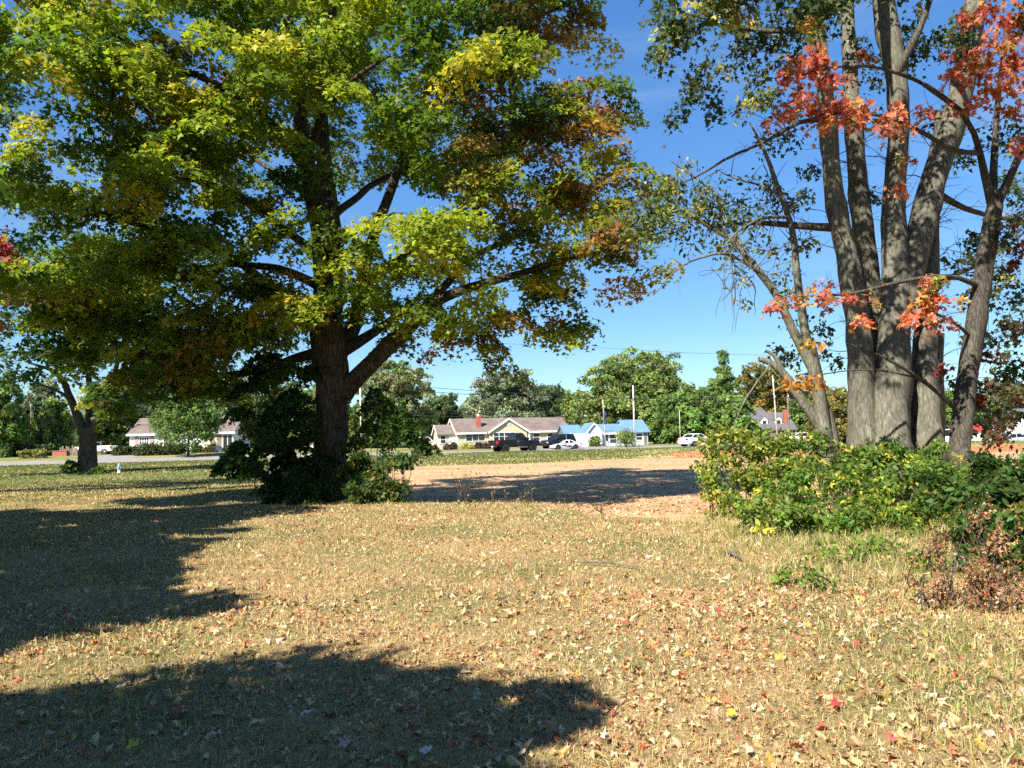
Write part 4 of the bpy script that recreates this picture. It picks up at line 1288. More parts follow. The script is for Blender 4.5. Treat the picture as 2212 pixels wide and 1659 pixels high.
def beige_house():
    Y0 = 108.0
    a = P(987.5, 968, Y0)
    root = thing('ranch_house', 'long beige ranch house with brown roof, brick chimney and white trimmed front gable', 'house', (a.x, a.y, a.z), R_(15))
    k = Y0 / F
    L = 16.6
    ze, zr = 2.25, 4.05
    D = 7.6
    link_ = lambda mb, nm, mt, par=root: mb.build(nm, mt, par)
    link_(gable_body(0, L, 0, D, ze, zr), 'wall', M['beige'])
    link_(gable_roof(0, L, 0, D, ze, zr), 'roof', M['brown_roof'])
    # front gable
    gx0, gx1 = 4.35, 10.2
    link_(gable_body(gx0 + .25, gx1 - .25, -1.0, D / 2, ze, zr - .12, 'y'), 'gable', M['beige'])
    link_(gable_roof(gx0 + .25, gx1 - .25, -1.0, D / 2, ze, zr - .1, .35, .14, 'y'), 'gable_roof', M['brown_roof'])
    xm = (gx0 + gx1) / 2
    t = MB()
    sl = (zr - .1 - ze) / (xm - gx0 - .25)
    for s in (-1, 1):
        xe = xm + s * (xm - gx0 - .25 + .38)
        zl = ze - sl * .38
        t.loft([[(xe, y, zl - .14), (xm, y, zr - .24), (xm, y, zr + .05), (xe, y, zl + .15)] for y in (-1.30, -1.235)])
    link_(t, 'bargeboard', M['trim'])
    t = MB()
    t.tube([(xm, -1.06, 3.25), (xm, -.99, 3.25)], .26, 16)
    v = link_(t, 'round_vent', M['trim'])
    house_window(root, xm - 2.2, xm + .9, .95, 2.0, -1.0, (4, 2))
    house_window(root, 1.3, 4.0, .95, 2.0, 0, (3, 2))
    # eave fascia
    t = MB()
    t.box(-.2, gx0 - .1, -.42, -.36, ze - .35, ze - .1)
    link_(t, 'fascia', M['trim'])
    t = MB()
    t.box(gx1 + .1, L + .2, -.42, -.36, ze - .35, ze - .1)
    link_(t, 'fascia', M['trim'])
    t = MB()
    for s in (-1, 1):
        ym = D / 2
        ye = ym + s * (D / 2 + .36)
        sl2 = (zr - ze) / (D / 2)
        zl = ze - sl2 * .36
        t.loft([[(x, ye, zl - .1), (x, ym, zr - .12), (x, ym, zr + .16), (x, ye, zl + .15)] for x in (-.33, -.26)])
    link_(t, 'bargeboard', M['trim'])
    t = MB()
    t.box(gx1 - .02, gx1 + .2, -1.02, -.8, -.5, ze - .12)
    link_(t, 'corner_post', M['trim'])
    t = MB()
    t.box(-.03, .1, -.03, .1, -.5, ze - .3)
    link_(t, 'corner_post', M['trim'])
    for x0, x1, nm in ((11.2, 12.1, 0), (13.3, 14.1, 1), (15.2, 16.0, 1)):
        house_window(root, x0, x1, .75, 1.75, 0, (1, 2))
    t = MB()
    t.box(3.05, 3.75, 1.0, 1.6, 2.2, 4.45)
    ch = link_(t, 'chimney', M['brick'])
    t = MB()
    t.tube([(3.4, 1.3, 4.44), (3.4, 1.3, 4.75)], [.2, .16], 10)
    t.build('chimney_pot', M['trim'], ch)
    # small wing with its own gable end to the left
    link_(gable_body(-2.5, -.02, 1.0, 5.0, 2.0, 3.2), 'wing', M['beige'])
    link_(gable_roof(-2.5, -.4, 1.0, 5.0, 2.0, 3.2, .3), 'wing_roof', M['brown_roof'])
    t = MB()
    for s in (-1, 1):
        ye = 3 + s * 2.3
        t.loft([[(x, ye, 1.82 - .1), (x, 3.0, 3.08), (x, 3.0, 3.35), (x, ye, 1.82 + .15)] for x in (-2.79, -2.715)])
    link_(t, 'bargeboard', M['trim'])
    house_window(root, -2.15, -1.45, .7, 1.75, 1.0, (1, 2))
    t = MB()
    t.box(-2.52, -2.4, .97, 1.1, -.5, 1.9)
    link_(t, 'corner_post', M['trim'])
    t = MB()
    t.box(-.98, -.02, .93, 1.0, -.2, 1.95)
    link_(t, 'door', M['white'])


beige_house()


def blue_house():
    Y0 = 104.0
    a = P(1266, 966, Y0)
    root = thing('blue_house', 'pale blue house with blue metal roof, low windows and white utility poles before it', 'house', (a.x, a.y, a.z), R_(8))
    k = Y0 / F
    X = lambda u: (u - 1266) * k
    ze = 1.95
    link_ = lambda mb, nm, mt, par=root: mb.build(nm, mt, par)
    link_(gable_body(X(1300), X(1400), .3, 7.0, ze, 3.0), 'wall', M['blue_siding'])
    link_(gable_roof(X(1300), X(1356), .3, 7.0, ze, 3.0, .4, .1), 'roof', M['blue_roof'])
    link_(gable_body(X(1266), X(1301), -.3, 5.0, ze, 3.2, 'y'), 'gable', M['blue_siding'])
    link_(gable_roof(X(1266), X(1301), -.3, 5.0, ze, 3.2, .25, .1, 'y'), 'gable_roof', M['blue_roof'])
    t = MB()
    xm, hw = X(1283.5), X(1283.5) - X(1266)
    for s in (-1, 1):
        t.loft([[(xm + s * (hw + .27), y, ze - .45), (xm, y, 3.08), (xm, y, 3.33), (xm + s * (hw + .27), y, ze - .2)] for y in (-.55, -.49)])
    link_(t, 'bargeboard', M['trim'])
    # taller right end
    link_(gable_body(X(1357), X(1404), -.1, 6.0, ze + .05, 3.5), 'end_block', M['blue_siding'])
    link_(gable_roof(X(1357), X(1404), -.1, 6.0, ze + .05, 3.5, .4, .1), 'end_roof', M['blue_roof'])
    t = MB()
    t.box(X(1301), X(1356), -.16, -.1, ze - .3, ze - .1)
    link_(t, 'fascia', M['trim'])
    house_window(root, X(1308), X(1317), .75, 1.6, .3, (1, 2))
    house_window(root, X(1320.5), X(1335), .45, 1.6, .3, (1, 2))
    house_window(root, X(1378), X(1391), .8, 1.65, -.1, (1, 2))
    t = MB()
    t.box(X(1395), X(1401.5), -.16, -.09, 0, 1.75)
    link_(t, 'door', M['grey_siding'])
    # low wing to the left behind the fence
    link_(gable_body(X(1231), X(1267), 3.0, 8.0, 1.95, 3.0), 'garage', M['grey_siding'])
    link_(gable_roof(X(1231), X(1267), 3.0, 8.0, 1.95, 3.0, .35, .1), 'garage_roof', M['blue_roof'])
    t = MB()
    t.box(X(1340), X(1360), -1.6, -.4, -.3, .32)
    link_(t, 'porch_step', M['white'])


blue_house()
# white panel fence between the beige and the blue house
a = P(1233, 967, 102.5)
fr = thing('panel_fence', 'tall plain white panel fence between beige and blue houses', 'fence', (a.x, a.y, float(terr(a.x, a.y))), R_(2))
MB().box(0.06, 2.27, 0, .05, -.3, 1.75).build('panel', M['white_siding'], fr)
MB().box(2.39, 3.97, 0, .05, -.3, 1.6).build('panel', M['white_siding'], fr)
for x in (0, 2.33, 4.03):
    MB().box(x - .06, x + .06, -.05, .1, -.3, 1.85).build('post', M['trim'], fr)


def cape_house():
    Y0 = 118.0
    a = P(1610, 950, Y0)
    root = thing('cape_house', 'dark steep roofed house with two white dormers seen behind the crooked tree', 'house', (a.x, a.y, float(terr(a.x, a.y))), R_(4))
    k = Y0 / F
    X = lambda u: (u - 1610) * k
    Z = lambda v: (P(1660, v, Y0).z - float(terr(a.x, a.y)))
    ze, zr = Z(927), Z(892)
    W = X(1722)
    M_ = lambda mb, nm, mt, par=root: mb.build(nm, mt, par)
    M_(gable_body(0, W, 0, 6.6, ze, zr), 'wall', M['grey_siding'])
    M_(gable_roof(0, W, 0, 6.6, ze, zr, .3), 'roof', M['grey_roof'])
    M_(gable_body(X(1632), X(1690), 5, 11, zr - .2, zr + 1.0), 'rear_block', M['grey_siding'])
    M_(gable_roof(X(1632), X(1690), 5, 11, zr - .2, zr + 1.0, .3), 'rear_roof', M['grey_roof'])
    for u in (1659, 1691):
        x = X(u)
        d = gable_body(x - .5, x + .5, .9, 3.0, ze + 1.45, ze + 1.95, 'y', ze + .2).build('dormer', M['trim'], root)
        gable_roof(x - .5, x + .5, .9, 3.0, ze + 1.47, ze + 1.97, .12, .07, 'y').build('dormer_roof', M['grey_roof'], d)
        g = MB()
        g.box(x - .3, x + .3, .88, .91, ze + .45, ze + 1.35)
        g.build('pane', M['glass'], d)
    for u in (1640, 1697, 1715):
        house_window(root, X(u) - .5, X(u) + .5, .6, 1.7, 0, (2, 2))
    t = MB()
    t.box(X(1704), X(1704) + .5, .9, 1.4, ze + .2, zr + .5)
    M_(t, 'chimney', M['brick'])


cape_house()


def white_house():
    Y0 = 100.0
    a = P(280, 982, Y0)
    root = thing('white_house', 'low white house with brown roof and pink shutters behind clipped hedges', 'house', (a.x, a.y, float(terr(a.x, a.y))), R_(3))
    k = Y0 / F
    gz = float(terr(a.x, a.y))
    X = lambda u: (u - 280) * k
    Z = lambda v, u=390: P(u, v, Y0).z - gz
    ze, zr = Z(937, 280), Z(904, 290)
    W = X(500)
    b = lambda mb, nm, mt: mb.build(nm, mt, root)
    b(gable_body(0, W, 0, 7.4, ze, zr), 'wall', M['white_siding'])
    b(gable_roof(0, W, 0, 7.4, ze, zr, .35), 'roof', M['brown_roof'])
    t = MB()
    t.box(-.3, W + .3, -.43, -.37, ze - .3, ze - .05)
    b(t, 'fascia', M['trim'])
    house_window(root, X(301), X(320), .75, ze - .55, 0, (4, 3))
    for u0, u1 in ((291, 298.5), (323, 330.5)):
        t = MB()
        t.box(X(u0), X(u1), -.05, -.003, .65, ze - .4)
        b(t, 'shutter', M['shutter'])
    house_window(root, X(352), X(376), .75, ze - .55, 0, (2, 2))
    t = MB()
    t.box(X(466), X(474), -.06, -.004, 0, ze - .45)
    b(t, 'door', M['wood'])
    house_window(root, X(478), X(497), .3, ze - .5, 0, (2, 1))
    t = MB()
    t.box(X(440), X(465), -.04, -.003, -.3, ze - .45)
    b(t, 'stone_facing', M['beige'])


white_house()
# glimpses of two more buildings
a = P(690, 968, 118)
o = thing('white_garage', 'white garage glimpsed behind the big maple trunk', 'garage', (a.x, a.y, float(terr(a.x, a.y))), 0)
gable_body(-2.5, 2.2, 0, 6, 2.2, 3.1).build('wall', M['white_siding'], o)
gable_roof(-2.5, 2.2, 0, 6, 2.2, 3.1).build('roof', M['grey_roof'], o)
m = MB()
m.box(-1.6, 1.2, -.05, -.003, -.2, 1.9)
m.build('door', M['trim'], o)
a = P(2095, 935, 125)
o = thing('shed', 'small shed with bright red roof behind the slim dark maple', 'shed', (a.x, a.y, float(terr(a.x, a.y))), R_(-10))
gable_body(-1.8, 1.8, 0, 4, 1.6, 2.6).build('wall', M['white_siding'], o)
gable_roof(-1.8, 1.8, 0, 4, 1.6, 2.6, .3).build('roof', M['red_paint'], o)
house_window(o, -.5, .5, .7, 1.4, 0, (2, 1))
a = P(2215, 935, 115)
o = thing('white_cottage', 'white gabled cottage cut by the right edge of the picture', 'house', (a.x, a.y, float(terr(a.x, a.y))), R_(-12))
gable_body(-1.5, 5, 0, 8, 3.2, 4.8, 'y').build('wall', M['white_siding'], o)
gable_roof(-1.5, 5, 0, 8, 3.2, 4.8, .3, .14, 'y').build('roof', M['grey_roof'], o)
house_window(o, .2, 1.4, 1.0, 2.4, 0, (2, 2))


# ---------------------------------------------------------------- vehicles (x forward, y left, z up)
def wheel(parent, x, y, r, w, rim, side):
    m = MB()
    k = 20
    ring = lambda yy, rr: [(x + rr * math.cos(2 * math.pi * i / k), yy, r + rr * math.sin(2 * math.pi * i / k)) for i in range(k)]
    o = w / 2 * side
    m.loft([ring(y - o, r * .55), ring(y - o, r * .95), ring(y - o * .8, r), ring(y + o * .8, r), ring(y + o, r * .95), ring(y + o, r * .62)])
    t = m.build('wheel', M['tyre'], parent)
    m = MB()
    m.loft([ring(y + o * .6, r * .64), ring(y + o * .97, r * .64), ring(y + o * 1.02, r * .58), ring(y + o * .8, r * .5), ring(y + o * .98, r * .14)])
    for i in range(5):
        a = 2 * math.pi * i / 5 + .3
        m.tube([(x + r * .1 * math.cos(a), y + o * .97, r + r * .1 * math.sin(a)), (x + r * .58 * math.cos(a), y + o * .99, r + r * .58 * math.sin(a))], r * .075, 5)
    m.build('rim', rim, t)
    m = MB()
    ra = r * 1.2
    m.loft([[(x + ra * math.cos(2 * math.pi * i / k), yy, r + ra * math.sin(2 * math.pi * i / k)) for i in range(k)] for yy in (y - side * .3, y + side * (w / 2 - .03))])
    return m.build('wheel_arch', M['dark'], parent)


def body_loft(st, W, hs=1.0):
    m = MB()
    rings = []
    for x, zb, zt, hw in st:
        h = hw * W / 2
        zm = zb + (zt - zb) * .55
        rings.append([(x, -h * .82, zt), (x, -h * .95, zt - (zt - zb) * .1), (x, -h, zm), (x, -h * .97, zb + (zt - zb) * .15), (x, -h * .88, zb), (x, h * .88, zb), (x, h * .97, zb + (zt - zb) * .15), (x, h, zm), (x, h * .95, zt - (zt - zb) * .1), (x, h * .82, zt)])
    return m.loft(rings)


def cabin(root, xa, xb, xc, xd, zb, H, wb, wr, paint, pillars=(.5,)):
    """glass house from belt (xa..xb) to roof (xc..xd)"""
    m = MB()
    m.loft([[(xa, -wb, zb), (xb, -wb, zb), (xb, wb, zb), (xa, wb, zb)], [(xc, -wr, H - .05), (xd, -wr, H - .05), (xd, wr, H - .05), (xc, wr, H - .05)]])
    m.build('window_glass', M['carglass'], root)
    r = MB()
    r.loft([[(xc - .04, -wr - .02, H - .07), (xd + .06, -wr - .02, H - .07), (xd + .06, wr + .02, H - .07), (xc - .04, wr + .02, H - .07)],
            [(xc + .05, -wr + .05, H), (xd - .1, -wr + .05, H), (xd - .1, wr - .05, H), (xc + .05, wr - .05, H)]])
    r.build('roof', paint, root, 0, True)
    for s in (-1, 1):
        for f0, f1 in [((xa, zb), (xc, H - .06)), ((xb, zb), (xd, H - .06))] + [((xa + (xb - xa) * p, zb), (xc + (xd - xc) * p, H - .06)) for p in pillars]:
            p = MB()
            p.tube([(f0[0], s * wb, f0[1] - .03), (f1[0], s * wr, f1[1])], .045, 6)
            p.build('pillar', paint, root)


def car(name, label, cat, loc, rz, L, W, H, paint, kind='sedan', wr=.33, rim='rim', wb=.57, group=None):
    root = thing(name, label, cat, loc, rz, group)
    h = L / 2
    if kind == 'sedan':
        st = [(-h, .42, .80, .80), (-h + .06, .30, .95, .92), (-h + .3, .24, 1.02, .97), (-h * .55, .2, 1.02, 1), (0, .2, .97, 1), (h * .45, .2, .95, .99), (h * .75, .2, .86, .97), (h - .12, .24, .72, .88), (h, .34, .58, .74)]
        cabn = (-h * .74, h * .42, -h * .42, h * .06, .95, H, W / 2 * .86, W / 2 * .66)
    elif kind == 'suv':
        st = [(-h, .5, 1.0, .88), (-h + .08, .34, 1.08, .95), (-h * .6, .28, 1.1, 1), (0, .28, 1.08, 1), (h * .5, .28, 1.08, .99), (h * .8, .3, 1.02, .96), (h - .1, .32, .92, .9), (h, .42, .75, .8)]
        cabn = (-h * .97, h * .42, -h * .86, h * .1, 1.05, H, W / 2 * .9, W / 2 * .76)
    elif kind == 'sport':
        st = [(-h, .3, .66, .8), (-h + .1, .2, .72, .93), (-h * .5, .16, .74, 1), (0, .16, .68, .98), (h * .5, .16, .66, 1), (h * .8, .16, .54, .95), (h, .22, .36, .74)]
        cabn = (-h * .75, h * .35, -h * .35, h * .02, .66, H, W / 2 * .8, W / 2 * .55)
    else:
        st = None
    m = body_loft(st, W)
    b = m.build('body', paint, root, 0, True)
    cabin(root, *cabn, paint)
    for s in (-1, 1):
        for x in (-wb * h, wb * h):
            wheel(root, x, s * (W / 2 - .1), wr, .22, M[rim], s)
        t = MB()
        zt = {'sedan': .78, 'suv': .9, 'sport': .55}[kind]
        t.box(-h - .02, -h + .18, s * W * .30, s * W * .455, zt - .08, zt + .12)
        t.build('taillight', M['red_lamp'], root)
        t = MB()
        t.box(h - .28, h - .02, s * W * .26, s * W * .42, zt - .24, zt - .08)
        t.build('headlight', M['lamp'], root)
        t = MB()
        t.box(cabn[1] - .42, cabn[1] - .25, s * (W / 2 * .93), s * (W / 2 + .13), cabn[4] + .02, cabn[4] + .16)
        t.build('mirror', paint, root)
        t = MB()
        for x in (-h * .2, h * .16):
            t.box(x, x + .16, s * (W / 2 - .01), s * (W / 2 + .025), cabn[4] - .14, cabn[4] - .1)
            t.build('handle', M['chrome'] if kind != 'sport' else paint, root)
            t = MB()
    t = MB()
    t.box(-h - .015, -h + .03, -.26, .26, .62, .74)
    t.build('number_plate', M['trim'], root)
    return root


def pickup(label, loc, rz, L, W, H, paint, r=.4, rim='black_rim', lift=.1):
    root = thing('pickup_truck', label, 'pickup truck', loc, rz)
    h = L / 2
    z0, zt = .42 + lift, 1.12 + lift
    m = body_loft([(-h * .12, z0, zt + .02, 1), (h * .34, z0, zt, 1), (h * .62, z0, zt - .02, .99), (h * .88, z0, zt - .06, .96), (h - .08, z0, zt - .14, .9), (h, z0 + .1, zt - .3, .84)], W)
    m.build('body', paint, root, 0, True)
    b = MB()
    t = .09
    x0, x1, w = -h + .12, -h * .125, W / 2
    b.box(x0, x1, -w, w, z0 + .05, z0 + .28)
    b.box(x0, x1, -w, -w + t, z0 + .281, zt + .05)
    b.box(x0, x1, w - t, w, z0 + .281, zt + .05)
    b.box(x1 - .06, x1, -w + t + .001, w - t - .001, z0 + .281, zt + .04)
    b.build('cargo_bed', paint, root)
    b = MB()
    b.box(x0 - .07, x0 - .003, -w + .03, w - .03, z0 + .08, zt + .05)
    g = b.build('tailgate', paint, root, .02)
    cabin(root, -h * .13, h * .42, -h * .09, h * .2, zt - .03, H, W / 2 * .9, W / 2 * .74, paint, (.45,))
    for s in (-1, 1):
        for x in (-h * .60, h * .62):
            wheel(root, x, s * (W / 2 - .1), r, .28, M[rim], s)
        t = MB()
        t.box(x0 - .075, x0 + .16, s * (w - .17), s * (w + .008), z0 + .34, zt - .02)
        t.build('taillight', M['red_lamp'], root)
        t = MB()
        t.box(h - .32, h - .05, s * w * .55, s * w * .88, zt - .36, zt - .2)
        t.build('headlight', M['lamp'], root)
        t = MB()
        t.box(h * .33, h * .4, s * w * .97, s * (w + .22), zt + .03, zt + .26)
        t.build('mirror', paint, root)
        t = MB()
        t.tube([(-h * .12, s * (w + .05), z0 - .06), (h * .36, s * (w + .05), z0 - .06)], .05, 8)
        t.build('running_board', M['chrome'], root)
        for x in (0.02, .22):
            t = MB()
            t.box(h * x, h * x + .2, s * (w - .01), s * (w + .03), zt - .2, zt - .15)
            t.build('handle', M['dark'], root)
    t = MB()
    t.box(-h, x0 - .075, -w + .06, w - .06, z0 - .02, z0 + .16)
    t.build('bumper', M['dark'] if rim == 'black_rim' else M['chrome'], root, .02)
    t = MB()
    t.box(h - .04, h + .07, -w * .9, w * .9, z0, z0 + .2)
    t.build('bumper', M['dark'] if rim == 'black_rim' else M['chrome'], root, .02)
    t = MB()
    t.box(-h - .008, -h + .004, -.2, .2, z0 + .02, z0 + .13)
    t.build('number_plate', M['trim'], root)
    return root


def spot(u, v):
    return gp(u, v)


b = spot(1112, 974.5)
pickup('black crew cab pickup truck with lifted wheels turning into the driveway', b, R_(33), 5.9, 2.02, 2.03, M['black_paint'])
a = P(1205, 962, b.y + 10)
car('parked_suv', 'dark blue suv parked nose out beside the beige house', 'suv', onground(a.x, a.y), R_(218), 4.7, 1.9, 1.75, M['navy_paint'], 'suv', .36)
a = P(1222, 968.5, b.y + 3.5)
race = car('racing_car', 'small white sports car with red tail and swirling graphics', 'sports car', onground(a.x, a.y), R_(188), 3.55, 1.6, 1.08, M['white_paint'], 'sport', .28, 'black_rim')
m = MB()
m.loft([[(-1.72, -.66, .715), (-.75, -.76, .765), (-.75, .76, .765), (-1.72, .66, .715)], [(-1.72, -.66, .74), (-.75, -.76, .785), (-.75, .76, .785), (-1.72, .66, .74)]])
m.build('tail_panel', M['red_paint'], race)
m = MB()
for i in range(3):
    pts = [(1.2 - t * 2.4, .81 - .05 * abs(t - .5), .32 + .1 * i + .09 * math.sin(t * 5 + i)) for t in np.linspace(0, 1, 9)]
    m.tube(pts, [.012 + .022 * math.sin(math.pi * k / 8) for k in range(9)], 5)
m.build('side_graphic', M['dark'], race)
a = spot(1506, 963.5)
car('white_sedan', 'white sedan seen from behind, driving past the bushy trees', 'car', a, R_(33), 4.7, 1.82, 1.46, M['white_paint'], 'sedan')
a = P(2035, 950, 84)
car('white_suv', 'white boxy off-road car half hidden by the slim dark maple', 'suv', onground(a.x, a.y), R_(186), 4.3, 1.85, 1.8, M['white_paint'], 'suv', .38)
a = P(2180, 948, 88)
car('silver_car', 'silver car showing through the leaves at the right edge', 'car', onground(a.x, a.y), R_(185), 4.5, 1.8, 1.45, M['silver_paint'], 'sedan')
a = P(1746, 948, 92)
car('white_hatchback', 'white car showing between the crooked tree and dirt bank', 'car', onground(a.x, a.y), R_(4), 4.2, 1.75, 1.45, M['white_paint'], 'sedan')
a = P(206, 977, 100)
pickup('old white pickup truck parked behind the forked maple trunk', onground(a.x, a.y), R_(183), 5.0, 1.75, 1.62, M['white_paint'], .34, 'rim', -.02)
a = P(920, 957, 112)
car('white_van', 'white vehicle glimpsed behind the drooping leaves by the little wing', 'car', onground(a.x, a.y), R_(20), 4.6, 1.85, 1.75, M['white_paint'], 'suv')

# ---------------------------------------------------------------- poles, wires, small street things
def pole(name, label, top, bot, r0, r1, m, group=None, cross=None, cat='utility pole'):
    root = thing(name, label, cat, bot, 0, group)
    d = Vector(top) - Vector(bot)
    q = MB()
    q.tube([(0, 0, -.4), tuple(d * .5), tuple(d)], [r0, (r0 + r1) / 2, r1], 10)
    q.build('shaft', M[m], root, 0, True)
    if cross:
        q = MB()
        for z in cross:
            c = d * z
            q.tube([(c.x + .06, c.y - .12, c.z - .09), (c.x + .06, c.y - .12, c.z + .12)], .05, 8)
        q.build('insulator', M['trim'], root)
    q = MB()
    q.tube([(d.x, d.y, d.z), (d.x, d.y, d.z + .06)], [r1 * 1.1, r1 * .6], 8)
    q.build('cap', M[m], root)
    return root


def poleuv(name, label, ut, vt, ub, vb, Y, r0, r1, m, cross=None, cat='utility pole'):
    bt = P(ub, vb, Y)
    g = onground(bt.x, Y)
    tp = P(ut, vt, Y)
    return pole(name, label, tp, g, r0, r1, m, None, cross, cat)


poleuv('utility_pole', 'pale utility pole directly right of the big maple trunk', 777.5, 824, 781, 958, 97, 0.114, 0.084, 'pole_pale', (.97, .72))
poleuv('utility_pole', 'tall pale pole before the blue house, wires passing halfway up', 1367.5, 833, 1371, 963.5, 97, 0.120, 0.084, 'pole_pale', (.78, .6))
fp = poleuv('flag_pole', 'leaning grey pole carrying a limp dark blue flag before the blue house', 1302, 864, 1309, 965.5, 98, 0.090, 0.060, 'pole', None, 'flag pole')
poleuv('sign_post', 'thin pale post standing in front of the bushy tree by the white sedan', 1467.5, 888, 1470, 962, 93, 0.036, 0.030, 'pole_pale', None, 'post')
poleuv('utility_pole', 'grey utility pole before the dormers of the dark roofed house', 1669, 812, 1680, 945, 92, 0.102, 0.072, 'pole', (.94, .7))
poleuv('utility_pole', 'brown based pole at the right end of the dark roofed house', 1701.5, 850, 1704, 945, 105, 0.090, 0.072, 'pole_brown', (.95,))
poleuv('utility_pole', 'weathered brown pole above the hedge at the left edge', 67, 872, 68, 962, 104, 0.090, 0.072, 'pole_brown', (.96,))
a, c = P(1303.5, 890, 97.9), P(1305, 916, 97.9)
fl = MB()
rings = []
for i in range(9):
    z = c.z + (a.z - c.z) * i / 8
    w = .34 + .10 * math.sin(i * 1.1)
    x = c.x + (a.x - c.x) * i / 8
    rings.append([(x - .02, 97.84, z), (x + w * .5, 97.78 + .05 * math.sin(i), z), (x + w, 97.84 + .06 * math.cos(i * 1.7), z), (x + w * .5, 97.85, z)])
fl.loft(rings)
o = fl.build('flag', M['flag'], None, 0, True)
tag(o, 'limp dark blue flag hanging on the leaning grey pole', 'flag')


def wire(label, pts, sag=.35, r=.016, n=14, name='power_line'):
    m = MB()
    pp = []
    for (p0, p1) in zip(pts[:-1], pts[1:]):
        for i in range(n):
            t = i / n
            pp.append(p0.lerp(p1, t) - Vector((0, 0, sag * 4 * t * (1 - t))))
    pp.append(pts[-1])
    m.tube(pp, r * 1.6, 5)
    o = m.build(name, M['wire'])
    tag(o, label, 'wire', 'overhead wires along the road')


for i, (dv, s, lab) in enumerate(((0, .3, 'topmost wire meeting the head of the pale pole by the big trunk'), (7, .45, 'second wire, just under the topmost one at the pale pole by the trunk'))):
    wire(lab, [P(-150, 800 + dv, 97), P(777.5, 824 + dv * 1.3, 96.8), P(1368.3, 861 + dv * .3 - 1, 96.8), P(1670, 853 + dv, 91.8), P(2300, 815 + dv, 86)], s, .02)
for v0, v1, v2, lab in ((864, 878, 892, 'highest of the three low wires from the brown pole'), (871, 884, 896, 'middle one of the three low wires from the brown pole'), (877, 891, 902, 'lowest of the three low wires from the brown pole')):
    wire(lab, [P(-150, v0 - 3, 104), P(67, v0 + 8, 103.8), P(780, v1 + 2, 103), P(1303, v2 - 2, 103)], .25, .018)
wire('faint high wire crossing the sky between the two big trees', [P(900, 728, 140), P(1270, 749, 140), P(1700, 768, 140), P(2000, 770, 140)], .3, .016)

# fire hydrant
hb = gp(257.5, 1022)
hy = thing('fire_hydrant', 'white fire hydrant with blue bonnet on the green verge', 'hydrant', hb)
hs_ = 22 * hb.y / F / .8


def lathe(prof, k=16, x=0, y=0, ax='z'):
    m = MB()
    m.loft([[(x + r * math.cos(2 * math.pi * i / k), y + r * math.sin(2 * math.pi * i / k), z) for i in range(k)] for r, z in prof])
    return m


Sx = lambda pr: [(r * hs_, z * hs_) for r, z in pr]
lathe(Sx([(.15, -.05), (.15, .04), (.11, .06), (.105, .5), (.135, .52), (.135, .56)])).build('barrel', M['hydrant_white'], hy, 0, True)
lathe(Sx([(.13, .561), (.13, .6), (.11, .68), (.06, .74), (.035, .75), (.03, .8)])).build('bonnet', M['hydrant_blue'], hy, 0, True)
for s in (-1, 1):
    MB().tube([(s * .09 * hs_, 0, .42 * hs_), (s * .19 * hs_, 0, .42 * hs_)], [.055 * hs_, .065 * hs_], 12).build('nozzle', M['hydrant_blue'], hy)
MB().tube([(0, -.09 * hs_, .4 * hs_), (0, -.2 * hs_, .4 * hs_)], [.07 * hs_, .08 * hs_], 12).build('nozzle', M['hydrant_blue'], hy)

# white lawn chair on the lawn of the white house
a = P(472, 980, 93)
ch = thing('lawn_chair', 'white garden chair on the grass in front of the white house', 'chair', onground(a.x, a.y), R_(20))
MB().box(-.3, .3, -.28, .28, .36, .41).build('seat', M['white'], ch)
MB().box(-.3, .3, .285, .33, .4, .95).build('backrest', M['white'], ch)
for x in (-.27, .27):
    for y in (-.25, .3):
        MB().box(x - .03, x + .03, y - .03, y + .03, -.1, .355 if y < 0 else .39).build('leg', M['white'], ch)
    MB().box(x - .035, x + .035, -.28, .28, .58, .62).build('armrest', M['white'], ch)
# stockade fence end and planter by the hedge
a = P(278 * .7, 985, 95)
a = P(147, 984, 97)
sf = thing('stockade_fence', 'weathered wooden stake fence beside the long dark hedge', 'fence', onground(a.x, a.y), R_(5))
m = MB()
for i in range(9):
    x = -1.0 + i * .24
    hh = 1.1 + .22 * math.sin(i * 2.3)
    m.box(x, x + .19, -.03 + .03 * (i % 2), .03 + .03 * (i % 2), -.3, hh)
m.build('stakes', M['wood'], sf)
m = MB()
m.box(-1.0, 1.1, .065, .12, .7, .8)
m.build('rail', M['wood'], sf)
a = P(131, 983, 97)
pb = thing('planter_box', 'low reddish planter box standing between hedge and stake fence', 'planter', onground(a.x, a.y))
MB().box(-.9, .9, -.3, .3, -.2, .62).build('box', M['brick'], pb)
MB().box(-.95, .95, -.35, .35, .621, .7).build('rim', M['wood'], pb)
# mailbox
a = P(1572, 958, 92)
mb = thing('mailbox', 'grey roadside mailbox on a short post right of the white sedan', 'mailbox', onground(a.x, a.y), R_(10))
MB().box(-.06, .06, -.06, .06, -.3, .95).build('post', M['wood'], mb)
m = MB()
m.loft([[(.24 * math.cos(t) * .9, y, 1.13 + (.22 * math.sin(t) if math.sin(t) > 0 else .17 * (-1 if math.sin(t) < -.01 else 0))) for t in np.linspace(0, 2 * math.pi, 14)[:-1]] for y in (-.28, .28)])
m.build('box', M['rim'], mb)
MB().box(.22, .25, -.05, .0, 1.1, 1.4).build('signal_arm', M['red_paint'], mb)


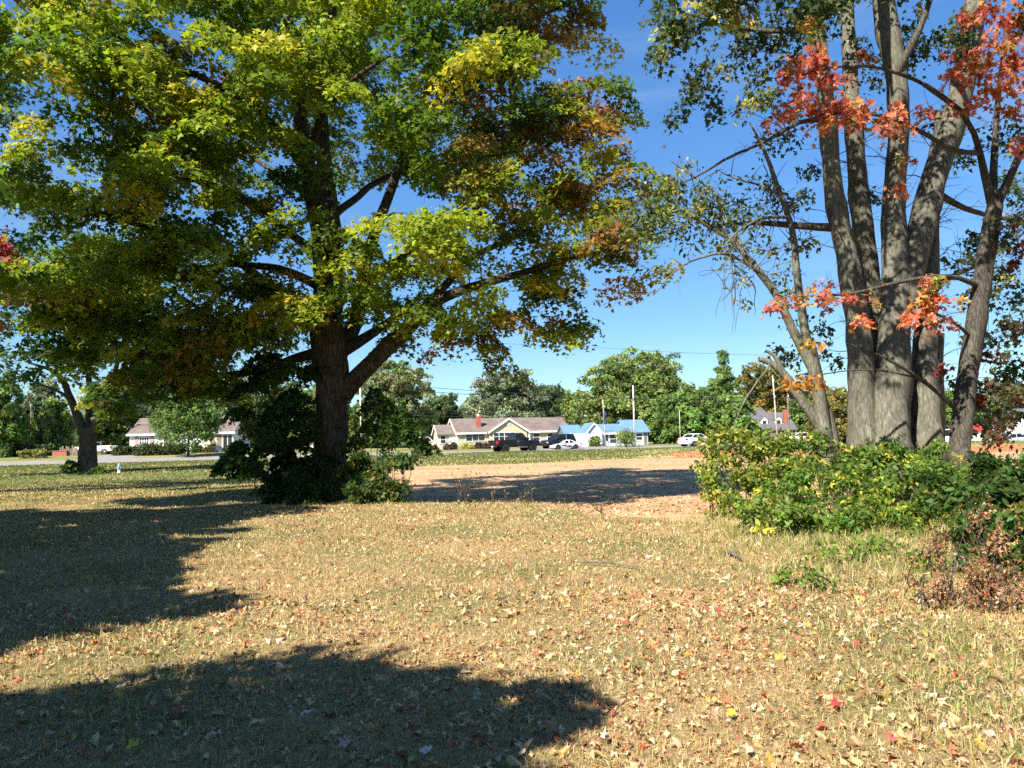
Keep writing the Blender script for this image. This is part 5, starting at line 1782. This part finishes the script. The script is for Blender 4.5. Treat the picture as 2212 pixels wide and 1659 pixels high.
# ---------------------------------------------------------------- undergrowth
def thicket(name, label, rows, pal, nl, ls, u0, v0, Y0, tmpl=T_OVAL, per=30, stems=10, upb=.55, cat='shrub', flat=.75, leafm='leaf', droop=.5, shell=.3, jit=.22, spr=(0.12, 0.24), ssh=.01, crumple=0.0, twigs=0):
    b = onground(P(u0, v0, Y0).x, Y0)
    root = thing(name, label, cat, b)
    o = np.array(b)
    lobes = [(np.array(P(u, v, y)) - o, r) for u, v, y, r in rows]
    cen, src = lobe_centers(lobes, per, shell, flat)
    gz = np.array([float(terr(c[0] + o[0], c[1] + o[1])) for c in cen]) - o[2]
    cen[:, 2] = np.maximum(cen[:, 2], gz + .03 + .12 * rng.random(len(cen)))
    s = Skel()
    for i in range(stems):
        c, r = lobes[rng.integers(len(lobes))]
        g = np.array([c[0] * .75 + rng.normal(0, .1), c[1] * .8 + rng.normal(0, .1), 0.0])
        g[2] = float(terr(g[0] + o[0], g[1] + o[1])) - o[2] - .05
        s.add([g, (g + c) / 2 + rng.normal(0, .06, 3), c + rng.normal(0, r * .3, 3)], [ssh, ssh * .7, ssh * .35], .015, 5, True, .1)
    s.grow(cen, r_gain=.004, r_tip=.0025, rmax=.008, up=.3)
    n0 = len(cen)
    for i in range(twigs):
        c = cen[rng.integers(n0)]
        e = c + [rng.normal(0, .18), rng.normal(0, .18), rng.uniform(.05, .3)]
        s.add([c * [1, 1, .6], (c + e) / 2 + rng.normal(0, .03, 3), e], [.006, .004, .002], .01, 4, False, .08)
        m_ = rng.integers(2, 7)
        cen = np.r_[cen, e[None] - np.outer(rng.uniform(0, .8, m_), e - c)]
    link('stem', s.mesh('stem'), M['bark_mid'], root)
    n = len(cen)
    cc = pick(pal, n, .15)
    pos, nrm, sz, ci, al = pads(cen, max(3, nl // n), rng.uniform(*spr, n), .05, upb, droop, ls)
    g = terr(pos[:, 0] + o[0], pos[:, 1] + o[1]) - o[2]
    pos[:, 2] = np.maximum(pos[:, 2], g + .02)
    link('foliage', leaves(pos, nrm, sz, jitter(cc[ci], jit), tmpl, .4, al, crumple), M[leafm], root)
    return root


IVY = [(4, (0.101, 0.176, 0.034)), (2.5, (0.149, 0.23, 0.041)), (1.5, (0.351, 0.392, 0.061)), (0.35, (0.6, 0.54, 0.081))]
YIVY = [(2.5, (0.125, 0.194, 0.037)), (2.5, (0.225, 0.275, 0.05)), (1.2, (0.475, 0.45, 0.088)), (0.3, (0.6, 0.525, 0.25))]
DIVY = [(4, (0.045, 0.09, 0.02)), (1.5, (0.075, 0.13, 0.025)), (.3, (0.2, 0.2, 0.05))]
thicket('leafy_shrub', 'loose yellow green shrub with open sprays at the left end of the thicket',
        [(1630, 960, 14.6, .2), (1600, 985, 14.5, .2), (1660, 985, 14.6, .28), (1690, 960, 14.8, .2), (1560, 1000, 14.4, .13), (1525, 1018, 14.4, .1), (1545, 1035, 14.3, .14), (1590, 1030, 14.3, .25), (1640, 1040, 14.2, .32), (1700, 1020, 14.4, .3), (1580, 1075, 14.0, .25), (1620, 1100, 13.8, .28),
         (1560, 1110, 13.9, .18), (1600, 955, 14.6, .08), (1650, 945, 14.7, .09), (1530, 955, 14.6, .07), (1590, 940, 14.6, .07)], YIVY, 6500, .088, 1610, 1120, 14.1, per=80, stems=30, twigs=60)
thicket('ivy_thicket', 'dense green ivy and vine thicket hiding the feet of the grey stems',
        [(1730, 1000, 14.2, 0.25), (1760, 1040, 13.4, 0.4), (1700, 1080, 12.6, 0.38), (1800, 1000, 14.2, 0.35), (1820, 1060, 13.0, 0.42), (1760, 1105, 12.1, 0.4), (1870, 1010, 14.0, 0.35), (1890, 1060, 13.0, 0.42), (1850, 1110, 12.0, 0.4), (1950, 1000, 14.0, 0.33), (1960, 1050, 13.2, 0.42), (1940, 1110, 12.0, 0.42), (2010, 990, 13.9, 0.28), (2030, 1040, 13.4, 0.36), (2010, 1100, 12.2, 0.4), (1830, 985, 14.4, 0.16), (1800, 960, 14.6, 0.08), (1860, 990, 14.3, 0.16), (1930, 985, 14.2, 0.16), (1990, 975, 14.2, 0.14), (2050, 995, 13.8, 0.16), (1680, 1120, 11.8, 0.25), (1640, 1120, 11.8, 0.25), (1960, 1145, 11.3, 0.25), (1860, 1140, 11.4, 0.22), (1700, 1030, 14.2, 0.33), (1740, 960, 14.4, 0.2), (1680, 1065, 12.9, 0.35), (1770, 975, 14.5, 0.22), (1720, 1125, 11.7, 0.3), (1800, 1130, 11.6, 0.28), (2060, 1070, 12.8, 0.35), (2060, 1120, 11.8, 0.35), (1900, 990, 14.2, 0.25)],
        IVY, 18000, .08, 1860, 1130, 13.6, per=60, stems=44, spr=(.14, .28), twigs=90)
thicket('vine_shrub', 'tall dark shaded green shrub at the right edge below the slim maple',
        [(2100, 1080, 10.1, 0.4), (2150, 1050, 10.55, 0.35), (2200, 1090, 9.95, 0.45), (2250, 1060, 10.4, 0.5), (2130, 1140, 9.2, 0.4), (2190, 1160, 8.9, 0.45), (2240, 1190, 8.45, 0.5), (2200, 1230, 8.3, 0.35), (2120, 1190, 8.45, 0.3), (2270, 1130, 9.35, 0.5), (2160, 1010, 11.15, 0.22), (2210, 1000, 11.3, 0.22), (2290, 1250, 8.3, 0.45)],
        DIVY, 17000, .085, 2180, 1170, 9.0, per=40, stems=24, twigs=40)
thicket('dead_plant', 'dried brown plant with curled leaves leaning out before the dark shrub',
        [(2020, 1200, 7.2, .13), (2060, 1180, 7.2, .10), (2000, 1230, 7.1, .12), (2050, 1240, 7.0, .17), (2110, 1250, 6.9, .16), (2135, 1195, 7.0, .10), (2165, 1160, 7.1, .06), (2150, 1180, 7, .08), (2120, 1290, 6.8, .16), (2060, 1290, 6.9, .14), (2160, 1250, 6.8, .12), (2085, 1150, 7.2, .04), (2113, 1120, 7.3, .04), (2020, 1275, 6.9, .12), (2170, 1310, 6.7, .14), (2200, 1270, 6.8, .12), (2100, 1320, 6.7, .12), (1975, 1255, 7.0, .08), (2190, 1220, 6.9, .08)],
        [(3, (0.25, 0.115, 0.055)), (2, (0.35, 0.185, 0.095)), (1.2, (0.45, 0.30, 0.19)), (1, (0.16, 0.08, 0.045)), (.6, (.14, .16, .05))], 2100, 0.037, 2100, 1330, 6.8, per=170, stems=26, leafm='dry_leaf', spr=(.05, .11), upb=.1, tmpl=T_OVAL, shell=.1, crumple=.16, twigs=26)
thicket('seedling', 'fresh light green seedling in the tall grass before the ivy thicket',
        [(1880, 1165, 10.11, 0.16), (1910, 1180, 9.56, 0.14), (1850, 1190, 9.29, 0.12), (1770, 1195, 9.2, 0.1), (1760, 1250, 7.79, 0.1), (1700, 1240, 8.05, 0.1), (2000, 1210, 8.61, 0.1)],
        [(3, (0.13, 0.22, 0.03)), (1, (0.2, 0.28, 0.05))], 700, 0.06, 1880, 1200, 10.0, per=120, stems=8)
# round the big maple's foot
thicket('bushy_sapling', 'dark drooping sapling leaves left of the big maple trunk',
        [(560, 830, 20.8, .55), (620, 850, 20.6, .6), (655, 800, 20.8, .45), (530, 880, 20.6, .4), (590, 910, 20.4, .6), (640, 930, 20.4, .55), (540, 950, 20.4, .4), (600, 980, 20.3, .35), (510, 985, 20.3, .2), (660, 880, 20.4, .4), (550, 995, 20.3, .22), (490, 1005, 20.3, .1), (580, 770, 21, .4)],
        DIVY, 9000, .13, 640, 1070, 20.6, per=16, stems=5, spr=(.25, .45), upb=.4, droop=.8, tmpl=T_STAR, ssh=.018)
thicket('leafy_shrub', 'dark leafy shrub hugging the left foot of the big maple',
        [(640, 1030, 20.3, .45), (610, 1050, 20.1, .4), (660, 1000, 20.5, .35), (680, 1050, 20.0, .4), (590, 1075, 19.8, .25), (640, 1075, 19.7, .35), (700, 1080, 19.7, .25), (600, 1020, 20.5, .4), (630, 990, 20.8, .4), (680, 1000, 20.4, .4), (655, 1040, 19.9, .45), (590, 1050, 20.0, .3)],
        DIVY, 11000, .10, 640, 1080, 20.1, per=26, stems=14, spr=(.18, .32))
thicket('leafy_shrub', 'sprawling shrub with long sprays right of the big maple foot',
        [(790, 1000, 20.4, .3), (820, 980, 20.4, .22), (770, 1040, 20.1, .4), (820, 1040, 20, .4), (850, 1010, 20.2, .22), (875, 1000, 20.2, .1), (860, 1050, 19.8, .28), (800, 1075, 19.6, .35), (850, 1075, 19.5, .28), (760, 970, 20.6, .22), (840, 960, 20.5, .12), (750, 1065, 19.8, .25), (780, 1010, 20.2, .4), (820, 1010, 20.1, .35), (790, 1050, 19.9, .45), (840, 1045, 19.8, .4), (750, 1020, 20.2, .35), (870, 1065, 19.7, .25), (770, 1080, 19.5, .3)],
        [(3, (0.06, 0.105, 0.025)), (1.2, (0.12, 0.16, 0.035)), (.4, (0.3, 0.25, 0.07))], 10500, .095, 800, 1085, 20.0, per=32, stems=22, twigs=24, spr=(.14, .28))
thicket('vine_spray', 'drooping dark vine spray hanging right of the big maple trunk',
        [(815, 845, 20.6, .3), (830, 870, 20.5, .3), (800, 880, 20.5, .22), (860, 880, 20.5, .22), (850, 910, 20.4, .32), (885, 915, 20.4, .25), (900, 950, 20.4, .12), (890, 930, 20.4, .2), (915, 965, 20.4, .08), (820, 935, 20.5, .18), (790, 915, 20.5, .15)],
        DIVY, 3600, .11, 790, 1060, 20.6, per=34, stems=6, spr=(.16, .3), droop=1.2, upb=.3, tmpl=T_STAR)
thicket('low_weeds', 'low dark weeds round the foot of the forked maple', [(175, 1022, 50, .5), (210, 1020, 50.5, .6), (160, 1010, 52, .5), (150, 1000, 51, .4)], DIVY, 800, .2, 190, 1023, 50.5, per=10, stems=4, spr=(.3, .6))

# dry weed stalks on the lip of the lawn
ws = MB()
stk = []
for k, (u, v1, lab) in enumerate(((990, 1022, 'dry upright weed stalk at the lip of the lawn, first from the big maple'), (1003, 1018, 'tall dry weed stalk beside the first one at the lawn lip'), (1065, 1045, 'short pale dry weed on the lawn lip between two stalk groups'),
                                  (1095, 1040, 'thin dry weed stalk leaning among the reddish stems'), (1128, 1042, 'branched reddish dry weed stalk on the lawn lip'), (1142, 1036, 'tallest branched dry weed at the right of the stalks'), (1300, 1095, 'small dead twiggy weed at the edge of the bare dirt'))):
    g = gp(u, 1090 if u < 1200 else 1112)
    tp = P(u + rng.uniform(-6, 6), v1, g.y)
    root = thing('dry_weed', lab, 'weed', g, 0, 'dry weed stalks along the lawn edge')
    d = np.array(tp - g)
    s = Skel()
    for j in range(4):
        dd = d * rng.uniform(.5, 1.0) + np.array([rng.normal(0, .1), rng.normal(0, .1), 0])
        s.add([[rng.normal(0, .03), rng.normal(0, .03), -.03], dd * .5 + rng.normal(0, .02, 3), dd], [.008, .006, .003], .01, 4, True, .08)
        for q in range(4):
            a = dd * rng.uniform(.35, .95)
            s.add([a, a + [rng.normal(0, .08), rng.normal(0, .08), rng.uniform(.05, .2)]], [.005, .003], .0, 3, False, .08)
    link('stalk', s.mesh('stalk'), M['bark_mid'], root)
    c = s.nodes[rng.choice(len(s.nodes), 10)]
    pos, nrm, sz, ci, al = pads(c, 5, .05, .03, .2, .5, .04)
    link('foliage', leaves(pos, nrm, sz, pick([(1, (.4, .28, .16)), (1, (.3, .18, .1)), (.4, (.2, .2, .06))], len(pos)), T_OVAL, .4, al), M['dry_leaf'], root)


# ---------------------------------------------------------------- grass and fallen leaves
def wedge(n, d0, d1, pw=0.0, wide=.82, shift=0.0):
    """points in the viewed wedge; pw 0 = uniform in depth, 1 = uniform over the ground"""
    t = rng.random(n)
    if pw > 0.5:
        d = np.sqrt(d0 * d0 + (d1 * d1 - d0 * d0) * t)
    else:
        d = (d0 ** .5 + (d1 ** .5 - d0 ** .5) * t) ** 2
    x = d * rng.uniform(-wide, wide, n)
    return x, d


def blades(x, y, h, w, col, lean=.6, name='grass'):
    n = len(x)
    z = terr(x, y)
    a = rng.uniform(0, 2 * math.pi, n)
    ln = h * lean * np.abs(rng.normal(0, 1, n))
    dx, dy = np.cos(a) * ln, np.sin(a) * ln
    b = rng.uniform(0, 2 * math.pi, n)
    wx, wy = np.cos(b) * w / 2, np.sin(b) * w / 2
    hz = h / np.sqrt(1 + (ln / np.maximum(h, 1e-4)) ** 2)
    V = np.zeros((n, 5, 3))
    V[:, 0] = np.stack([x - wx, y - wy, z - .01], 1)
    V[:, 1] = np.stack([x + wx, y + wy, z - .01], 1)
    V[:, 2] = np.stack([x + dx * .4 + wx * .8, y + dy * .4 + wy * .8, z + hz * .62], 1)
    V[:, 3] = np.stack([x + dx, y + dy, z + hz], 1)
    V[:, 4] = np.stack([x + dx * .4 - wx * .8, y + dy * .4 - wy * .8, z + hz * .62], 1)
    L = np.arange(n * 5).reshape(n, 5)
    # quad + tip triangle
    q = np.stack([L[:, 0], L[:, 1], L[:, 2], L[:, 4]], 1)
    t = np.stack([L[:, 4], L[:, 2], L[:, 3]], 1)
    loops = np.concatenate([q, t], 1).ravel()
    st = np.stack([np.arange(n) * 7, np.arange(n) * 7 + 4], 1).ravel()
    tot = np.tile([4, 3], n)
    return np_mesh(name, V.reshape(-1, 3), loops, st, tot, np.repeat(col, 2, axis=0))


def offlot(x, y):
    return ~inpoly(x + .25 * wob(x, y, 1.2), y + .4 * wob(x, y, 4, 2), LOT)


DRYG = [(3, (0.56, 0.415, 0.19)), (2, (0.46, 0.325, 0.14)), (2, (0.66, 0.52, 0.29)), (.8, (0.30, 0.20, 0.09))]
GRNG = [(2, (0.12, 0.15, 0.04)), (2, (0.18, 0.20, 0.055)), (1, (0.08, 0.11, 0.03)), (1, (0.27, 0.26, 0.09))]


def lawn_grass():
    x, y = wedge(330000, 1.6, 26, 0)
    k = offlot(x, y)
    x, y = x[k], y[k]
    n = len(x)
    g = wob(x, y, .9, .5) + .6 * wob(x, y, 3.3, 1.0) + .5 * sst(3, -9, x) * sst(6, 12, y) - .15
    green = rng.random(n) < np.clip(.20 + .34 * g, .05, .75)
    col = pick(DRYG, n, .2)
    col[green] = pick(GRNG, int(green.sum()), .2)
    h = rng.uniform(.02, .062, n) * (1 + .5 * np.clip(g, 0, 1))
    me = blades(x, y, h, np.maximum(.0035, y * .00075) * rng.uniform(.7, 1.3, n), col, 2.2)
    tag(link('lawn_grass', me, M['blade']), 'short dry straw coloured lawn grass mixed with green blades', 'grass', kind='stuff')
    # longer lawn farther off, both sides of the maple
    x, y = wedge(190000, 22, 60, 0, .8)
    k = offlot(x, y) & (x < 9)
    x, y = x[k], y[k]
    n = len(x)
    green = rng.random(n) < np.clip(.6 + .35 * wob(x, y, .5, 2) + .45 * sst(30, 42, y), .15, .99)
    col = pick(DRYG, n, .15)
    col[green] = pick(GRNG, int(green.sum()), .15)
    me = blades(x, y, rng.uniform(.03, .085, n), .0009 * y * rng.uniform(.8, 1.5, n), col, 1.6)
    tag(link('lawn_grass', me, M['blade']), 'farther mown lawn of yellow green grass around the two maples', 'grass', kind='stuff')
    # rough green strip along the road
    x = rng.uniform(-60, 62, 130000)
    y = rng.uniform(50, 86, 130000)
    k = offlot(x, y) & (y < np.interp(x, [-200, -50, 0, 30, 70, 200], [62, 77, 84.5, 86.5, 84, 60]) - .3) & ~((x > 15) & (y < 62))
    x, y = x[k], y[k]
    n = len(x)
    gr = np.clip(.72 + .5 * wob(x, y * 2, .25, 3) + .3 * sst(56, 66, y), .1, .97)
    green = rng.random(n) < gr
    col = pick(DRYG, n, .15)
    col[green] = pick([(2, (0.11, 0.14, 0.035)), (2, (0.15, 0.175, 0.045)), (1, (0.08, 0.105, 0.03))], int(green.sum()), .2)
    me = blades(x, y, rng.uniform(.04, .15, n), rng.uniform(.04, .09, n), col, 1.4)
    tag(link('verge_grass', me, M['blade']), 'rough green and straw grass strip along the road', 'grass', kind='stuff')
    # tall pale grass before the thicket and along the right edge
    pts = []
    for u0, u1, v0, v1, m in ((1520, 1800, 1110, 1165, 5000), (1750, 2120, 1130, 1185, 6000), (1540, 2000, 1135, 1215, 7000), (1700, 2100, 1190, 1300, 4500), (1900, 2300, 1280, 1500, 4200), (1520, 1640, 1100, 1160, 1500), (2020, 2300, 1400, 1650, 2600), (930, 1180, 1080, 1100, 2200), (740, 900, 1078, 1092, 1500), (80, 560, 1340, 1390, 900)):
        m = int(m * 1.15)
        us, vs = (u0 + u1) / 2 + rng.normal(0, .36, m) * (u1 - u0), (v0 + v1) / 2 + np.clip(rng.normal(0, .36, m), -.6, .8) * (v1 - v0)
        for a_, b_ in zip(us, vs):
            d = ray(a_, b_)
            Y = -EYE / d[2]
            pts.append((d[0] * Y, Y))
    pts = np.array(pts)
    x, y = pts[:, 0], pts[:, 1]
    cl = wob(x, y, 6, 1)
    k = rng.random(len(x)) < .3 + .75 * cl
    x, y = x[k], y[k]
    n = len(x)
    col = pick([(3, (0.46, 0.38, 0.18)), (2, (0.33, 0.31, 0.11)), (2, (0.2, 0.23, 0.06)), (1, (0.13, 0.17, 0.045))], n, .18)
    hh = rng.uniform(.05, .19, n) * np.where((x < 0) | (y < 8), .55, 1) * (1 + .3 * cl[k])
    me = blades(x, y, hh, rng.uniform(.005, .013, n), col, 1.1)
    tag(link('tall_grass', me, M['blade']), 'tall yellowing grass fringing the thicket and lawn edges', 'grass', kind='stuff')


lawn_grass()
LEAFPAL = [(3.5, (0.50, 0.33, 0.17)), (2.6, (0.58, 0.41, 0.235)), (2.5, (0.42, 0.24, 0.11)), (.8, (0.60, 0.48, 0.33)), (1.3, (0.28, 0.14, 0.07)), (.55, (0.48, 0.15, 0.07)), (.35, (0.45, 0.08, 0.05)), (.4, (0.55, 0.30, 0.08)), (.15, (0.55, 0.45, 0.08))]


def litter():
    x, y = wedge(42000, 1.7, 19, 1)
    x2, y2 = wedge(20000, 1.7, 8, 1)
    x, y = np.r_[x, x2], np.r_[y, y2]
    k = offlot(x, y + .8) & (rng.random(len(x)) < .5 + .45 * wob(x, y, 1.0, 4) + .2 * sst(-3, 2, x))
    x, y = x[k], y[k]
    n = len(x)
    pos = np.stack([x, y, terr(x, y) + rng.uniform(.004, .032, n)], 1)
    nrm = rng.normal(0, .6, (n, 3)) + [0, 0, 1.0]
    col = pick(LEAFPAL, n, .18)
    sz = np.clip(rng.lognormal(math.log(.037), .48, n), .012, .11)
    me = leaves(pos, nrm, sz, col, T_MAPLE[[0, 2, 3, 4, 5, 6, 7, 8]], .6, None, .16)
    tag(link('leaf_litter', me, M['dry_leaf']), 'scattered tan and red fallen maple leaves covering the lawn', 'fallen leaves', kind='stuff')
    # small chips of leaf and straw on the near side of the bare dirt
    u, v = rng.uniform(850, 2212, 9000), rng.uniform(1060, 1135, 9000)
    P_ = np.array([(lambda d: (d[0] * -(EYE + .2) / d[2], -(EYE + .2) / d[2]))(ray(a, b)) for a, b in zip(u, v)])
    x, y = P_[:, 0], P_[:, 1]
    k = ~offlot(x, y)
    x, y = x[k], y[k]
    n = len(x)
    pos = np.stack([x, y, terr(x, y) + .015], 1)
    me = leaves(pos, rng.normal(0, .4, (n, 3)) + [0, 0, 1], rng.uniform(.05, .1, n), pick(LEAFPAL[:6], n, .14), T_STAR, .7, None, .15)
    tag(link('leaf_litter', me, M['dry_leaf']), 'fallen leaves strewn over the near edge of the bare dirt', 'fallen leaves', kind='stuff')


litter()


def clods():
    x, y = rng.uniform(-8, 40, 26000), 17 + 40 * rng.random(26000) ** 1.5
    k = ~offlot(x, y)
    x, y = x[k], y[k]
    n = len(x)
    pos = np.stack([x, y, terr(x, y) + .012], 1)
    c = pick([(3, (0.42, 0.28, 0.16)), (2, (0.30, 0.19, 0.105)), (2, (0.55, 0.42, 0.28)), (.6, (0.36, 0.33, 0.3)), (.4, (.2, .2, .07))], n, .18)
    me = leaves(pos, rng.normal(0, .3, (n, 3)) + [0, 0, 1], np.clip(rng.lognormal(math.log(.05), .5, n), .02, .22), c, T_MAPLE[[0, 2, 3, 5, 7, 8]], .5, None, .2)
    tag(link('dirt_clods', me, M['dry_leaf']), 'small clods and pebbles strewn over the bare dirt', 'dirt clods', kind='stuff')


clods()
# single leaves that stand out
for u, v, s, c, lab in ((1805, 1538, .11, (0.55, 0.06, 0.06), 'bright crimson maple leaf lying in the sunny grass, largest red one'), (385, 1552, .12, (0.42, 0.10, 0.09), 'dull pinkish red maple leaf in the shade near the lower left corner'),
                        (285, 1632, .085, (0.45, 0.40, 0.05), 'yellow oval leaf standing in the shade at the bottom edge'), (1580, 1560, .085, (0.62, 0.34, 0.05), 'orange and yellow maple leaf in the sun at lower middle'),
                        (745, 1625, .09, (0.5, 0.30, 0.25), 'pale pink brown leaf in the bottom shade under the tan patch'), (1305, 1610, .085, (0.66, 0.54, 0.42), 'pale cream curled leaf at the shade edge, lower middle'),
                        (1925, 1615, .085, (0.58, 0.10, 0.09), 'pinkish red leaf at the bottom edge near the grass tuft'), (2060, 1645, .08, (0.52, 0.16, 0.08), 'rust red leaf at the bottom edge toward the right corner'),
                        (920, 1640, .10, (0.62, 0.57, 0.5), 'large whitish maple leaf in the bottom shade'), (1350, 1360, .085, (0.55, 0.10, 0.07), 'red leaf lying beside pale leaves just past the shade edge'),
                        (660, 1560, .08, (0.58, 0.53, 0.46), 'whitish pointed leaf in the middle of the shade'), (465, 1375, .075, (0.55, 0.38, 0.25), 'tan cup shaped leaf at the edge of the near shade'),
                        (1615, 1640, .09, (0.55, 0.40, 0.26), 'tan leaf lying flat at the bottom edge right of the shade')):
    g = gp(u, v)
    me = leaves(np.array([[0, 0, 0.0]]), np.array([[rng.normal(0, .15), -.35, 1.0]]), np.array([s]), np.array([c]), T_MAPLE, .35, None, .07)
    o = link('fallen_leaf', me, M['dry_leaf'])
    o.location = g + Vector((0, 0, .055))
    tag(o, lab, 'leaf', 'single fallen leaves that stand out')
# two fallen sticks
for (u0, v0), (u1, v1), r, lab in (((575, 1118), (606, 1133), .011, 'pale bare stick lying at the edge of the maple shade'), ((1255, 1222), (1380, 1232), .014, 'grey branch lying in the leaves in mid lawn'), ((1570, 1198), (1600, 1215), .03, 'short dark rotten log piece in the grass before the shrub')):
    p0, p1 = gp(u0, v0), gp(u1, v1)
    m = MB()
    m.tube([p0 + Vector((0, 0, .05)), p0.lerp(p1, .5) + Vector((0, .02, .06)), p1 + Vector((0, 0, .04))], [r, r * .9, r * .5], 7)
    tag(m.build('fallen_stick', M['bark_grey']), lab, 'stick', 'sticks lying on the lawn')
